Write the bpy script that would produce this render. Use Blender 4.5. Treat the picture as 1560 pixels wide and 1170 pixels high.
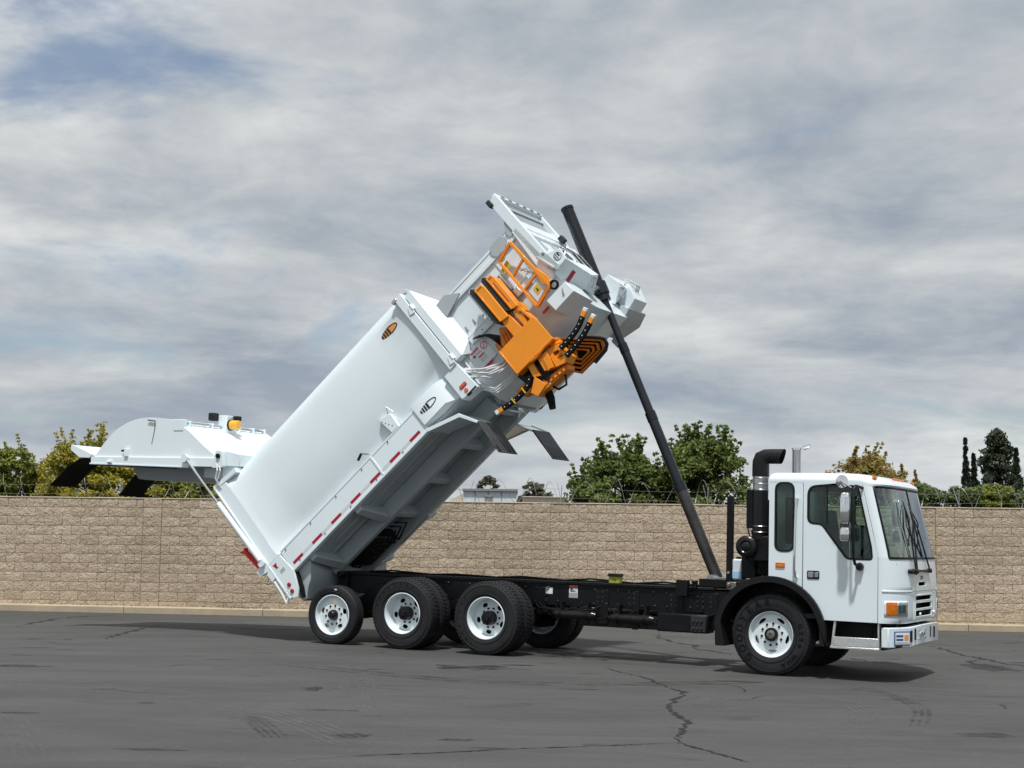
import bpy, bmesh, math, random
import numpy as np
from mathutils import Vector, Matrix, geometry
R=math.radians
sc=bpy.context.scene
for o in list(bpy.data.objects): bpy.data.objects.remove(o)
random.seed(7); rng=np.random.default_rng(7)
# ---------------------------------------------------------------- camera
FPX=2317.7; CH=1.634
cp=math.atan2(827.7-585.0,FPX); cr=math.atan(.0125)
cfw=Vector((0,math.cos(cp),math.sin(cp))); cu=Vector((0,-math.sin(cp),math.cos(cp))); cx=Vector((1,0,0))
crt=cx*math.cos(cr)+cu*math.sin(cr); cup=cu*math.cos(cr)-cx*math.sin(cr)
cd=bpy.data.cameras.new('camera'); cam=bpy.data.objects.new('camera',cd); sc.collection.objects.link(cam)
cam.matrix_world=Matrix(((crt.x,cup.x,-cfw.x,0),(crt.y,cup.y,-cfw.y,0),(crt.z,cup.z,-cfw.z,CH),(0,0,0,1)))
cd.sensor_width=36; cd.sensor_fit='HORIZONTAL'; cd.lens=36*FPX/1560; cd.clip_end=2000; cd.clip_start=.1
sc.camera=cam
def at(u,v,Y):
    d=cfw*FPX+crt*(u-780)-cup*(v-585); k=Y/d.y
    return Vector((d.x*k,Y,CH+d.z*k))
# ---------------------------------------------------------------- light
SUND=Vector((-.02,-.38,.925)).normalized()       # towards the sun
w=bpy.data.worlds.new('World'); sc.world=w; w.use_nodes=True
nt=w.node_tree; N=nt.nodes; L=nt.links
for n in list(N): N.remove(n)
def nd(t,**k):
    n=N.new(t)
    for a,b in k.items():
        if a.startswith('i_'): n.inputs[a[2:].replace('_',' ')].default_value=b
        else: setattr(n,a,b)
    return n
def vm(op,a,b=None):
    n=nd('ShaderNodeVectorMath',operation=op)
    for i,x in enumerate((a,b)):
        if x is None: continue
        if hasattr(x,'is_linked'): L.new(x,n.inputs[i])
        else: n.inputs[i].default_value=x
    return n.outputs[0]
def fm(op,a,b=0.,c=0.,clamp=False):
    n=nd('ShaderNodeMath',operation=op); n.use_clamp=clamp
    for i,x in enumerate((a,b,c)):
        if hasattr(x,'is_linked'): L.new(x,n.inputs[i])
        else: n.inputs[i].default_value=x
    return n.outputs[0]
tc=nd('ShaderNodeTexCoord'); dirv=vm('NORMALIZE',tc.outputs['Generated'])
sp=nd('ShaderNodeSeparateXYZ'); L.new(dirv,sp.inputs[0])
zz=fm('ADD',fm('MAXIMUM',sp.outputs[2],0.0),.17)
cb=nd('ShaderNodeCombineXYZ'); L.new(fm('DIVIDE',sp.outputs[0],zz),cb.inputs[0]); L.new(fm('DIVIDE',sp.outputs[1],zz),cb.inputs[1])
SKO=(3.1,7.4,0)
P=vm('ADD',cb.outputs[0],SKO)
def wn(scale,off,detail=8,rough=.55,dist=.3):
    n=nd('ShaderNodeTexNoise'); n.noise_dimensions='3D'
    L.new(vm('ADD',P,off),n.inputs['Vector'])
    n.inputs['Scale'].default_value=scale; n.inputs['Detail'].default_value=detail; n.inputs['Roughness'].default_value=rough; n.inputs['Distortion'].default_value=dist
    return n.outputs['Fac']
n1=wn(1.75,(0,0,0),12,.60,.3); n2=wn(.75,(4.3,1.1,.5),3,.5,.2); n3=wn(1.1,(13.07,-3.45,3.5),7,.58,.4); n4=wn(6.,(1,2,3),6,.6,.5)
mixv=fm('ADD',fm('ADD',fm('MULTIPLY',n1,.46),fm('MULTIPLY',n2,.46)),fm('MULTIPLY',n4,.12))
ramp=nd('ShaderNodeValToRGB'); L.new(mixv,ramp.inputs[0])
e=ramp.color_ramp.elements
e[0].position=.40; e[0].color=(.285,.335,.405,1)
e[1].position=.655; e[1].color=(.82,.83,.82,1)
for p,c in ((.455,(.38,.42,.47,1)),(.51,(.49,.52,.545,1)),(.57,(.62,.64,.645,1))):
    q=e.new(p); q.color=c
sky=nd('ShaderNodeTexSky'); sky.sky_type='NISHITA'; sky.sun_disc=False
sky.sun_elevation=math.asin(SUND.z); sky.sun_rotation=math.atan2(SUND.x,SUND.y); sky.dust_density=1.5
skm=nd('ShaderNodeVectorMath',operation='SCALE'); L.new(sky.outputs[0],skm.inputs[0]); skm.inputs['Scale'].default_value=.10
hole=nd('ShaderNodeMapRange'); L.new(n3,hole.inputs['Value']); hole.inputs['From Min'].default_value=.53; hole.inputs['From Max'].default_value=.68; hole.interpolation_type='SMOOTHSTEP'
hf=fm('MULTIPLY',hole.outputs[0],.85)
mx=nd('ShaderNodeMix',data_type='RGBA'); L.new(hf,mx.inputs[0]); L.new(ramp.outputs[0],mx.inputs[6]); L.new(skm.outputs[0],mx.inputs[7])
hz=nd('ShaderNodeMapRange'); L.new(sp.outputs[2],hz.inputs['Value']); hz.inputs['From Min'].default_value=.0; hz.inputs['From Max'].default_value=.13; hz.inputs['To Min'].default_value=.60; hz.inputs['To Max'].default_value=0
mx2=nd('ShaderNodeMix',data_type='RGBA'); L.new(hz.outputs[0],mx2.inputs[0]); L.new(mx.outputs[2],mx2.inputs[6]); mx2.inputs[7].default_value=(.46,.51,.55,1)
bg=nd('ShaderNodeBackground'); L.new(mx2.outputs[2],bg.inputs[0]); bg.inputs[1].default_value=1.0
ow=nd('ShaderNodeOutputWorld'); L.new(bg.outputs[0],ow.inputs[0])
sl=bpy.data.lights.new('sun','SUN'); sl.energy=3.8; sl.angle=R(3.2); sl.color=(1,.98,.95)
so=bpy.data.objects.new('sun',sl); sc.collection.objects.link(so); so.rotation_euler=(-SUND).to_track_quat('-Z','Y').to_euler(); so.location=(0,0,30)
vs=sc.view_settings; vs.view_transform='Standard'; vs.look='None'; vs.exposure=.1; vs.gamma=1; vs.use_curve_mapping=False
# ---------------------------------------------------------------- materials
def mat(name,col,rough=.5,metal=0,coat=0,var=0,vscale=4,bump=0,bscale=60,spec=.5,emit=None):
    m=bpy.data.materials.new(name); m.use_nodes=True; t=m.node_tree; b=t.nodes['Principled BSDF']
    b.inputs['Base Color'].default_value=(*col,1); b.inputs['Roughness'].default_value=rough; b.inputs['Metallic'].default_value=metal
    b.inputs['Coat Weight'].default_value=coat; b.inputs['Coat Roughness'].default_value=.06; b.inputs['Specular IOR Level'].default_value=spec
    if var or bump:
        tcn=t.nodes.new('ShaderNodeTexCoord')
    if var:
        n=t.nodes.new('ShaderNodeTexNoise'); n.inputs['Scale'].default_value=vscale; n.inputs['Detail'].default_value=6; n.inputs['Roughness'].default_value=.65
        t.links.new(tcn.outputs['Object'],n.inputs['Vector'])
        r=t.nodes.new('ShaderNodeValToRGB'); r.color_ramp.elements[0].position=.3; r.color_ramp.elements[1].position=.7
        r.color_ramp.elements[0].color=(*[c*(1-var) for c in col],1); r.color_ramp.elements[1].color=(*[min(1,c*(1+var*.6)) for c in col],1)
        t.links.new(n.outputs['Fac'],r.inputs[0]); t.links.new(r.outputs[0],b.inputs['Base Color'])
        q=t.nodes.new('ShaderNodeMapRange'); q.inputs['To Min'].default_value=max(0,rough-.08); q.inputs['To Max'].default_value=min(1,rough+.1)
        t.links.new(n.outputs['Fac'],q.inputs['Value']); t.links.new(q.outputs[0],b.inputs['Roughness'])
    if bump:
        n=t.nodes.new('ShaderNodeTexNoise'); n.inputs['Scale'].default_value=bscale; n.inputs['Detail'].default_value=5
        t.links.new(tcn.outputs['Object'],n.inputs['Vector'])
        bp=t.nodes.new('ShaderNodeBump'); bp.inputs['Strength'].default_value=bump; bp.inputs['Distance'].default_value=.02
        t.links.new(n.outputs['Fac'],bp.inputs['Height']); t.links.new(bp.outputs[0],b.inputs['Normal'])
    return m
M={}
M['white']=mat('white_paint',(.735,.825,.86),.3,coat=.45,var=.025,vscale=1.2,bump=.03,bscale=3)
M['black']=mat('black_paint',(.007,.007,.008),.3,coat=.1,var=.35,vscale=6,spec=.35)
M['frameblack']=mat('chassis_black',(.0055,.006,.0075),.42,var=.4,vscale=5,bump=.15,bscale=40,spec=.25)
M['plastic']=mat('black_plastic',(.009,.009,.010),.42,var=.2,vscale=8,bump=.1,bscale=120,spec=.3)
M['rubber']=mat('tyre_rubber',(.018,.0185,.021),.6,var=.3,vscale=5,bump=.15,bscale=90,spec=.3)
M['letter']=mat('tyre_lettering',(.003,.003,.004),.45,spec=.3)
M['flap']=mat('rubber_flap',(.006,.006,.006),.8,var=.2,spec=.2)
M['greyflap']=mat('grey_rubber_flap',(.05,.052,.055),.6,var=.2)
M['chrome']=mat('chrome',(.82,.83,.84),.06,metal=1)
M['steel']=mat('brushed_steel',(.55,.55,.55),.3,metal=1,var=.1,vscale=10)
M['alum']=mat('aluminium_tread',(.72,.73,.73),.35,metal=.7,var=.12,vscale=20,bump=.3,bscale=70)
M['rim']=mat('white_rim',(.72,.80,.83),.3,coat=.3,var=.05,vscale=5)
M['bolt']=mat('painted_bolt',(.03,.03,.032),.5,spec=.3)
M['hubgrey']=mat('hub_cap_grey',(.22,.21,.20),.4,metal=.6,var=.2)
M['orange']=mat('orange_paint',(.86,.285,.002),.38,coat=.3,var=.06,vscale=3)
M['orangedark']=mat('orange_shaded',(.70,.19,.004),.45,var=.2,vscale=8)  # darker orange: shade on the slats and rear arm parts is painted in
M['belt']=mat('gripper_rubber',(.022,.023,.021),.65,var=.2,vscale=8,bump=.2,bscale=30)
M['amber']=mat('amber_lens',(.62,.16,.004),.1,coat=.6,var=.35,vscale=22)
M['beacon']=mat('beacon_amber',(.85,.40,.02),.12,coat=.8)
M['redlens']=mat('red_lens',(.35,.006,.012),.15,coat=.8)
M['orangelens']=mat('orange_lens',(.75,.10,.01),.15,coat=.8)
M['redtape']=mat('red_reflective_tape',(.38,.006,.03),.35)
M['silvertape']=mat('silver_reflective_tape',(.60,.65,.67),.35)
M['red']=mat('red_paint',(.85,.012,.015),.35,coat=.3)
M['decal']=mat('decal_black',(.02,.022,.025),.5)
M['decalgrey']=mat('decal_grey',(.35,.36,.38),.5)
M['decalred']=mat('decal_red',(.5,.02,.03),.5)
M['decalorange']=mat('decal_orange',(.7,.30,.06),.5)
M['yellow']=mat('yellow_label',(.65,.42,.03),.5,var=.1)
M['greenlabel']=mat('olive_label',(.35,.36,.05),.5,var=.15)
M['bluelabel']=mat('blue_label',(.02,.08,.3),.5)
M['whitelabel']=mat('white_label',(.75,.78,.76),.5)
M['interior']=mat('cab_interior',(.012,.013,.014),.7,var=.2)
M['fluid']=mat('washer_fluid',(.35,.55,.75),.2)
M['bottle']=mat('translucent_bottle',(.65,.72,.78),.3)
M['hose']=mat('white_hose',(.62,.63,.64),.4)
M['hoist']=mat('hoist_black',(.008,.010,.014),.3,spec=.4,var=.3,vscale=3)
M['hoistrod']=mat('hoist_rod',(.016,.02,.025),.3,metal=.2,var=.3,vscale=4)
M['hoistbase']=mat('hoist_oily',(.06,.057,.055),.32,metal=.5,var=.4,vscale=4)
M['under']=mat('shaded_white_paint',(.40,.445,.465),.4,coat=.2,var=.06,vscale=2)  # white paint dimmed: shade of undersides and leaning plates is in the colour
def glassmat(name,tint,refl):
    m=bpy.data.materials.new(name); m.use_nodes=True; t=m.node_tree; n=t.nodes
    n.remove(n['Principled BSDF']); o=n['Material Output']
    tr=n.new('ShaderNodeBsdfTransparent'); tr.inputs[0].default_value=(*tint,1)
    gl=n.new('ShaderNodeBsdfGlossy'); gl.inputs['Roughness'].default_value=.02; gl.inputs['Color'].default_value=(.92,.97,.97,1)
    fr=n.new('ShaderNodeFresnel'); fr.inputs[0].default_value=1.5
    ma=n.new('ShaderNodeMath'); ma.operation='MULTIPLY_ADD'; ma.inputs[1].default_value=1.0; ma.inputs[2].default_value=refl
    t.links.new(fr.outputs[0],ma.inputs[0])
    mi=n.new('ShaderNodeMixShader'); t.links.new(ma.outputs[0],mi.inputs[0]); t.links.new(tr.outputs[0],mi.inputs[1]); t.links.new(gl.outputs[0],mi.inputs[2])
    t.links.new(mi.outputs[0],o.inputs['Surface']); return m
M['glass']=glassmat('tinted_side_glass',(.72,.82,.78),.0)
M['wsglass']=glassmat('windscreen_glass',(.60,.78,.76),.13)
# ---------------------------------------------------------------- mesh builder
C=sc.collection
def link(o): C.objects.link(o); return o
AX={'y':lambda a,b,h:(a,h,b),'z':lambda a,b,h:(a,b,h),'x':lambda a,b,h:(h,a,b)}
class MB:
    def __init__(s): s.v=[]; s.f=[]
    def add(s,vs,fs):
        k=len(s.v); s.v+= [tuple(p) for p in vs]; s.f+=[tuple(i+k for i in f) for f in fs]; return s
    def box(s,x0,x1,y0,y1,z0,z1):
        return s.add([(x0,y0,z0),(x1,y0,z0),(x1,y1,z0),(x0,y1,z0),(x0,y0,z1),(x1,y0,z1),(x1,y1,z1),(x0,y1,z1)],
            [(0,3,2,1),(4,5,6,7),(0,1,5,4),(1,2,6,5),(2,3,7,6),(3,0,4,7)])
    def hexa(s,p): return s.add(p,[(0,3,2,1),(4,5,6,7),(0,1,5,4),(1,2,6,5),(2,3,7,6),(3,0,4,7)])
    def prism(s,poly,h0,h1,holes=(),ax='y'):
        m=AX[ax]
        if not holes:
            n=len(poly); return s.add([m(a,b,h0) for a,b in poly]+[m(a,b,h1) for a,b in poly],
                [tuple(range(n)),tuple(range(2*n-1,n-1,-1))]+[(i,(i+1)%n,n+(i+1)%n,n+i) for i in range(n)])
        loops=[list(poly)]+[list(h) for h in holes]
        tri=geometry.tessellate_polygon([[Vector((a,b,0)) for a,b in lp] for lp in loops])
        flat=[p for lp in loops for p in lp]; n=len(flat)
        vs=[m(a,b,h0) for a,b in flat]+[m(a,b,h1) for a,b in flat]
        fs=[tuple(t) for t in tri]+[tuple(i+n for i in reversed(t)) for t in tri]
        k=0
        for lp in loops:
            q=len(lp); fs+=[(k+i,k+(i+1)%q,n+k+(i+1)%q,n+k+i) for i in range(q)]; k+=q
        return s.add(vs,fs)
    def cyl(s,p0,p1,r0,r1=None,n=16,cap=True):
        r1=r0 if r1 is None else r1
        p0=Vector(p0); p1=Vector(p1); d=(p1-p0).normalized(); a=d.orthogonal().normalized(); b=d.cross(a)
        vs=[]
        for p,r in ((p0,r0),(p1,r1)):
            vs+=[p+(a*math.cos(2*math.pi*i/n)+b*math.sin(2*math.pi*i/n))*r for i in range(n)]
        fs=[(i,(i+1)%n,n+(i+1)%n,n+i) for i in range(n)]
        if cap: fs+=[tuple(range(n-1,-1,-1)),tuple(range(n,2*n))]
        return s.add(vs,fs)
    def tube(s,pts,r,n=8,cap=True):
        pts=[Vector(p) for p in pts]; m=len(pts); vs=[]; a=None
        for i,p in enumerate(pts):
            d=(pts[min(i+1,m-1)]-pts[max(i-1,0)]).normalized()
            if a is None: a=d.orthogonal().normalized()
            a=(a-d*a.dot(d)).normalized(); b=d.cross(a)
            rr=r[i] if isinstance(r,(list,tuple)) else r
            vs+=[p+(a*math.cos(2*math.pi*j/n)+b*math.sin(2*math.pi*j/n))*rr for j in range(n)]
        fs=[(i*n+j,i*n+(j+1)%n,(i+1)*n+(j+1)%n,(i+1)*n+j) for i in range(m-1) for j in range(n)]
        if cap: fs+=[tuple(range(n-1,-1,-1)),tuple(range((m-1)*n,m*n))]
        return s.add(vs,fs)
    def lathe(s,prof,c=(0,0,0),n=48,closed=False):      # about the y axis: prof (r,h)
        m=len(prof); vs=[]
        for r,h in prof:
            vs+=[(c[0]+r*math.cos(2*math.pi*j/n),c[1]+h,c[2]+r*math.sin(2*math.pi*j/n)) for j in range(n)]
        fs=[]
        for i in range(m if closed else m-1):
            k=(i+1)%m
            fs+=[(i*n+j,i*n+(j+1)%n,k*n+(j+1)%n,k*n+j) for j in range(n)]
        return s.add(vs,fs)
    def grid(s,rows,skip=None):
        m=len(rows); n=len(rows[0])
        return s.add([p for r in rows for p in r],[(i*n+j,i*n+j+1,(i+1)*n+j+1,(i+1)*n+j) for i in range(m-1) for j in range(n-1) if not (skip and skip(i,j))])
    def build(s,name,m,parent=None,bevel=0,smooth=35,seg=2,solid=0,recalc=True,loc=None,rot=None):
        me=bpy.data.meshes.new(name); me.from_pydata(s.v,[],s.f)
        if recalc:
            b=bmesh.new(); b.from_mesh(me); bmesh.ops.recalc_face_normals(b,faces=b.faces); b.to_mesh(me); b.free()
        if smooth:
            me.polygons.foreach_set('use_smooth',[True]*len(me.polygons)); me.set_sharp_from_angle(angle=R(smooth))
        me.materials.append(M[m] if isinstance(m,str) else m)
        o=link(bpy.data.objects.new(name,me)); o.parent=parent
        if loc: o.location=loc
        if rot: o.rotation_euler=rot
        if solid:
            q=o.modifiers.new('solid','SOLIDIFY'); q.thickness=solid; q.offset=0; q.use_rim=(smooth>=60 or smooth==0)
        if bevel:
            q=o.modifiers.new('bevel','BEVEL'); q.width=bevel; q.segments=seg; q.limit_method='ANGLE'; q.angle_limit=R(40); q.harden_normals=False
        return o
def tag(o,label,cat,group=None,kind=None):
    o['label']=label; o['category']=cat
    if group: o['group']=group
    if kind: o['kind']=kind
    return o
def struct(o): o['kind']='structure'; return o
def empty(name,parent=None,loc=(0,0,0),rot=(0,0,0)):
    o=link(bpy.data.objects.new(name,None)); o.parent=parent; o.location=loc; o.rotation_euler=rot; o.empty_display_size=.2; return o
def rnd(poly,r,n=5):
    out=[]; m=len(poly)
    for i in range(m):
        p=Vector(poly[i]); a=Vector(poly[i-1])-p; b=Vector(poly[(i+1)%m])-p
        rr=r[i] if isinstance(r,(list,tuple)) else r
        ang=a.angle(b); t=min(rr/math.tan(ang/2),a.length*.48,b.length*.48)
        p0=p+a.normalized()*t; p1=p+b.normalized()*t
        for k in range(n+1):
            u=k/n; q=p0*(1-u)**2+p*2*u*(1-u)+p1*u*u; out.append((q.x,q.y))
    return out
def rect(x0,x1,z0,z1): return [(x0,z0),(x1,z0),(x1,z1),(x0,z1)]
def inset(poly,d):
    c=Vector((sum(p[0] for p in poly)/len(poly),sum(p[1] for p in poly)/len(poly))); out=[]
    m=len(poly)
    ar=sum(poly[i][0]*poly[(i+1)%m][1]-poly[(i+1)%m][0]*poly[i][1] for i in range(m)); sg=1 if ar>0 else -1
    for i in range(m):
        a=Vector(poly[i-1]); p=Vector(poly[i]); b=Vector(poly[(i+1)%m])
        e=(b-a)
        nn=Vector((-e.y,e.x)).normalized()*sg; q=p+nn*d; out.append((q.x,q.y))
    return out
def textmesh(txt,size,ext=.001):
    cu_=bpy.data.curves.new('t','FONT'); cu_.body=txt; cu_.size=size; cu_.extrude=ext; cu_.align_x='CENTER'; cu_.align_y='CENTER'; cu_.resolution_u=2
    ob=bpy.data.objects.new('t',cu_); C.objects.link(ob); dg=bpy.context.evaluated_depsgraph_get()
    me=bpy.data.meshes.new_from_object(ob.evaluated_get(dg)); vs=[tuple(v.co) for v in me.vertices]; fs=[tuple(p.vertices) for p in me.polygons]
    bpy.data.objects.remove(ob); bpy.data.curves.remove(cu_); bpy.data.meshes.remove(me); return vs,fs
# ---------------------------------------------------------------- ground
TX,TY,TYAW=.1965,23.6012,-27.133; TP=R(1.006)
tca,tsa=math.cos(R(TYAW)),math.sin(R(TYAW))
def gz(X,Y):
    dx,dy=X-TX,Y-TY; s=dx*tca+dy*tsa; t=-dx*tsa+dy*tca
    d=np.sqrt(((s-.8)/6.)**2+(t/2.6)**2); u=np.clip((d-1)/1.1,0,1); wgt=1-u*u*(3-2*u)
    far=-.03-.0072*np.clip(X,-14,14)
    return wgt*(-math.tan(TP)*s)+(1-wgt)*far
def axis(a,b,core0,core1,step):
    c=list(np.arange(core0,core1+1e-6,step)); lo=[]; x=core0; st=step
    while x>a: st*=1.5; x-=st; lo.append(max(x,a))
    hi=[]; x=core1; st=step
    while x<b: st*=1.5; x+=st; hi.append(min(x,b))
    return np.array(lo[::-1]+c+hi)
gx=axis(-500,500,-14,14,.5); gy=axis(-60,900,4,36,.5)
XX,YY=np.meshgrid(gx,gy); ZZ=gz(XX,YY)
mb=MB(); mb.grid([[(float(XX[i,j]),float(YY[i,j]),float(ZZ[i,j])) for j in range(len(gx))] for i in range(len(gy))])
def groundmat():
    m=bpy.data.materials.new('asphalt'); m.use_nodes=True; t=m.node_tree; n=t.nodes; b=n['Principled BSDF']; l=t.links
    tcn=n.new('ShaderNodeTexCoord')
    def noise(scale,detail,rough,sx=1,sy=1,rot=0,dist=0):
        mp=n.new('ShaderNodeMapping'); mp.inputs['Scale'].default_value=(sx,sy,1); mp.inputs['Rotation'].default_value=(0,0,rot)
        l.new(tcn.outputs['Object'],mp.inputs[0]); q=n.new('ShaderNodeTexNoise'); q.inputs['Scale'].default_value=scale; q.inputs['Detail'].default_value=detail; q.inputs['Roughness'].default_value=rough; q.inputs['Distortion'].default_value=dist
        l.new(mp.outputs[0],q.inputs['Vector']); return q.outputs['Fac']
    def rr(v,a,b_,c0,c1):
        q=n.new('ShaderNodeMapRange'); q.inputs['From Min'].default_value=a; q.inputs['From Max'].default_value=b_; q.inputs['To Min'].default_value=c0; q.inputs['To Max'].default_value=c1; l.new(v,q.inputs['Value']); return q.outputs[0]
    def mul(a,c):
        q=n.new('ShaderNodeMath'); q.operation='MULTIPLY'; l.new(a,q.inputs[0])
        if hasattr(c,'is_linked'): l.new(c,q.inputs[1])
        else: q.inputs[1].default_value=c
        return q.outputs[0]
    big=rr(noise(.22,8,.68,.6,1,0,.6),.3,.7,.80,1.18)
    streak=rr(noise(1.0,8,.72,.28,1.0,R(-6),1.0),.3,.72,.78,1.18)
    streak2=rr(noise(2.4,5,.7,.12,1.0,R(17),.4),.35,.7,.93,1.06)
    grain=rr(noise(30,6,.85),.25,.75,.66,1.34)
    spots=rr(noise(1.5,6,.65,.45,1,R(5),1.2),.60,.70,1.0,.72)
    f=mul(mul(mul(mul(big,streak),streak2),grain),spots)
    cm=n.new('ShaderNodeVectorMath'); cm.operation='SCALE'; cm.inputs[0].default_value=(.066,.067,.065); l.new(f,cm.inputs['Scale'])
    l.new(cm.outputs[0],b.inputs['Base Color']); b.inputs['Specular IOR Level'].default_value=.35
    l.new(rr(noise(.5,5,.6),.3,.7,.78,.92),b.inputs['Roughness'])
    bp=n.new('ShaderNodeBump'); bp.inputs['Strength'].default_value=.35; bp.inputs['Distance'].default_value=.006
    l.new(noise(75,4,.7),bp.inputs['Height']); l.new(bp.outputs[0],b.inputs['Normal']); return m
M['asphalt']=groundmat()
ground=struct(mb.build('asphalt_ground','asphalt',smooth=30))
# cracks, worn tyre marks and stains lying on the asphalt
M['crack']=mat('crack_filler',(.014,.014,.014),.85,var=.3)
def fadedmat(name,col,dens,scale,sx=1.,rough=.8):
    m=mat(name,col,rough); t=m.node_tree; n=t.nodes; b=n['Principled BSDF']; q=n.new('ShaderNodeTexNoise'); q.inputs['Scale'].default_value=scale; q.inputs['Detail'].default_value=6; q.inputs['Roughness'].default_value=.7
    tcn=n.new('ShaderNodeTexCoord'); t.links.new(tcn.outputs['Object'],q.inputs['Vector'])
    r=n.new('ShaderNodeMapRange'); r.inputs['From Min'].default_value=.40; r.inputs['From Max'].default_value=.68; r.inputs['To Max'].default_value=dens
    t.links.new(q.outputs['Fac'],r.inputs['Value']); t.links.new(r.outputs[0],b.inputs['Alpha']); return m
M['mark']=fadedmat('tyre_scuff',(.022,.022,.022),.55,3.5)
M['palemark']=fadedmat('pale_tyre_scuff',(.13,.13,.125),.55,3.)
M['stain']=fadedmat('dark_stain',(.012,.012,.013),.95,1.6,rough=.55)
M['wet']=fadedmat('wet_stain',(.010,.010,.011),.95,1.3,rough=.5)
def smoothpath(pts,k=6,jit=0):
    out=[]; n=len(pts)
    for i in range(n-1):
        p0=pts[max(i-1,0)];p1=pts[i];p2=pts[i+1];p3=pts[min(i+2,n-1)]
        for j in range(k):
            t=j/k; q=[]
            for a in (0,1):
                q.append(.5*((2*p1[a])+(-p0[a]+p2[a])*t+(2*p0[a]-5*p1[a]+4*p2[a]-p3[a])*t*t+(-p0[a]+3*p1[a]-3*p2[a]+p3[a])*t**3)+random.uniform(-jit,jit))
            out.append(tuple(q))
    out.append(tuple(pts[-1])); return out
def ribbon(name,pts,wid,m,dz=.005,jit=0,k=6,taper=True,woff=0,rw=.4):
    p=smoothpath(pts,k,jit); rows=[]; n=len(p)
    for i in range(n):
        a=p[max(i-1,0)]; b=p[min(i+1,n-1)]; d=Vector((b[0]-a[0],b[1]-a[1])); d=d.normalized() if d.length>0 else Vector((1,0)); nn=Vector((-d.y,d.x))
        ww=wid*.5*(random.uniform(1-rw,1+rw))*(min(1,4*min(i,n-1-i)/n+.25) if taper else 1)
        rows.append([(p[i][0]+nn.x*(woff+s*ww),p[i][1]+nn.y*(woff+s*ww),float(gz(p[i][0]+nn.x*(woff+s*ww),p[i][1]+nn.y*(woff+s*ww)))+dz) for s in (-1,1)])
    b=MB(); b.grid(rows); return b
def crack(pts,wid=.03,jit=.035):
    ribbon('crack',pts,wid,'crack',jit=jit,k=9,rw=.75).build('crack','crack',ground,smooth=0)
crack([(1.3,21.11),(1.73,19.7),(1.93,18.37),(2.01,17.68),(1.79,16.73),(1.67,15.57),(1.71,14.99),(1.68,14.44),(1.54,13.8),(1.45,13.22)],.036,.045)
crack([(-1.62,11.71),(-1.07,12.08),(-.47,12.33),(-.07,12.56),(.4,12.76),(.88,12.95),(1.21,13.09),(1.45,13.22)],.022,.015)
crack([(1.45,13.22),(1.6,12.81),(1.72,12.52),(1.88,12.12)],.03,.03)
crack([(2.81,29.15),(2.79,27.16),(3.06,25.89),(3.1,24.84),(3.52,24.02)],.06,.08)
crack([(5.29,23.97),(5.56,23.32),(6.28,22.98)],.06,.06)
crack([(7.48,27.15),(7.4,25.06),(7.5,24.34),(7.7,23.01)],.07,.08)
crack([(6.0,29.5),(6.6,28.),(7.48,27.15)],.05,.08)
crack([(7.5,24.34),(7.1,23.6),(7.3,22.5)],.05,.06)
crack([(-8.65,27.25),(-8.93,30.63),(-8.2,32.2)],.06,.1)
crack([(-6.38,24.13),(-6.28,25.39),(-6.26,26.96)],.05,.08)
crack([(-5.0,27.4),(-4.2,26.6),(-3.6,27.2)],.05,.08)
crack([(.9,22.2),(2.2,21.4),(3.3,21.6)],.02,.05)
for i in range(46):       # hairline cracks
    x=random.uniform(-8,8.5); y=random.uniform(11.5,32); ln=random.uniform(.4,1.6)*(y/20); a=random.gauss(0,.35); p=[(x,y)]
    for k in range(3): p.append((p[-1][0]+ln/3*math.cos(a),p[-1][1]+ln/3*math.sin(a)*1.6)); a+=random.gauss(0,.5)
    crack(p,random.uniform(.006,.013)*(y/20),.02)
def scuff(pts,m,nst,pitch,wid):
    for i in range(nst):
        ribbon('tyre_mark',pts,wid,m,dz=.004,k=8,woff=(i-(nst-1)/2)*pitch,rw=.25).build('tyre_mark',m,ground,smooth=0)
scuff([(4.46,19.28),(4.5,17.61),(4.4,16.52),(4.2,15.7),(3.92,14.81)],'mark',3,.07,.05)
scuff([(3.2,18.2),(3.63,17.31),(3.74,16.78),(3.62,15.63),(3.28,14.74)],'palemark',4,.07,.045)
scuff([(2.03,16.24),(2.33,17.15),(2.53,18.36)],'palemark',4,.07,.05)
scuff([(-4.77,14.56),(-4.26,13.46),(-3.53,11.51)],'palemark',4,.07,.045)
scuff([(-2.55,14.53),(-2.3,14.16),(-1.94,13.01)],'mark',4,.06,.045)
scuff([(-1.81,16.29),(-1.78,17.39),(-1.94,19.33)],'palemark',4,.07,.05)
scuff([(-1.47,15.07),(-1.51,16.33),(-1.75,18.65)],'palemark',4,.07,.05)
scuff([(-6.5,17.8),(-4.5,17.2),(-2.5,15.2),(-1.2,12.6)],'palemark',5,.09,.05)
scuff([(-3.0,20.5),(0,18.5),(3.2,19.6)],'mark',2,.25,.16)
def blot(name,cx_,cy_,rx,ry,m,n=26,dz=.0035,rot=0):
    b=MB(); ring=[]
    for i in range(n):
        a=2*math.pi*i/n; k=1+random.uniform(-.3,.3); x=rx*k*math.cos(a); y=ry*k*math.sin(a)
        X=cx_+x*math.cos(rot)-y*math.sin(rot); Y=cy_+x*math.sin(rot)+y*math.cos(rot); ring.append((X,Y,float(gz(X,Y))+dz))
    b.add([(cx_,cy_,float(gz(cx_,cy_))+dz)]+ring,[(0,1+i,1+(i+1)%n) for i in range(n)]); b.build(name,m,ground,smooth=0)
blot('wet_stain',.9,22.9,1.3,.55,'wet',rot=R(-8)); blot('wet_stain',1.9,22.9,.6,.3,'wet',rot=R(-20),dz=.0045)
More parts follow.
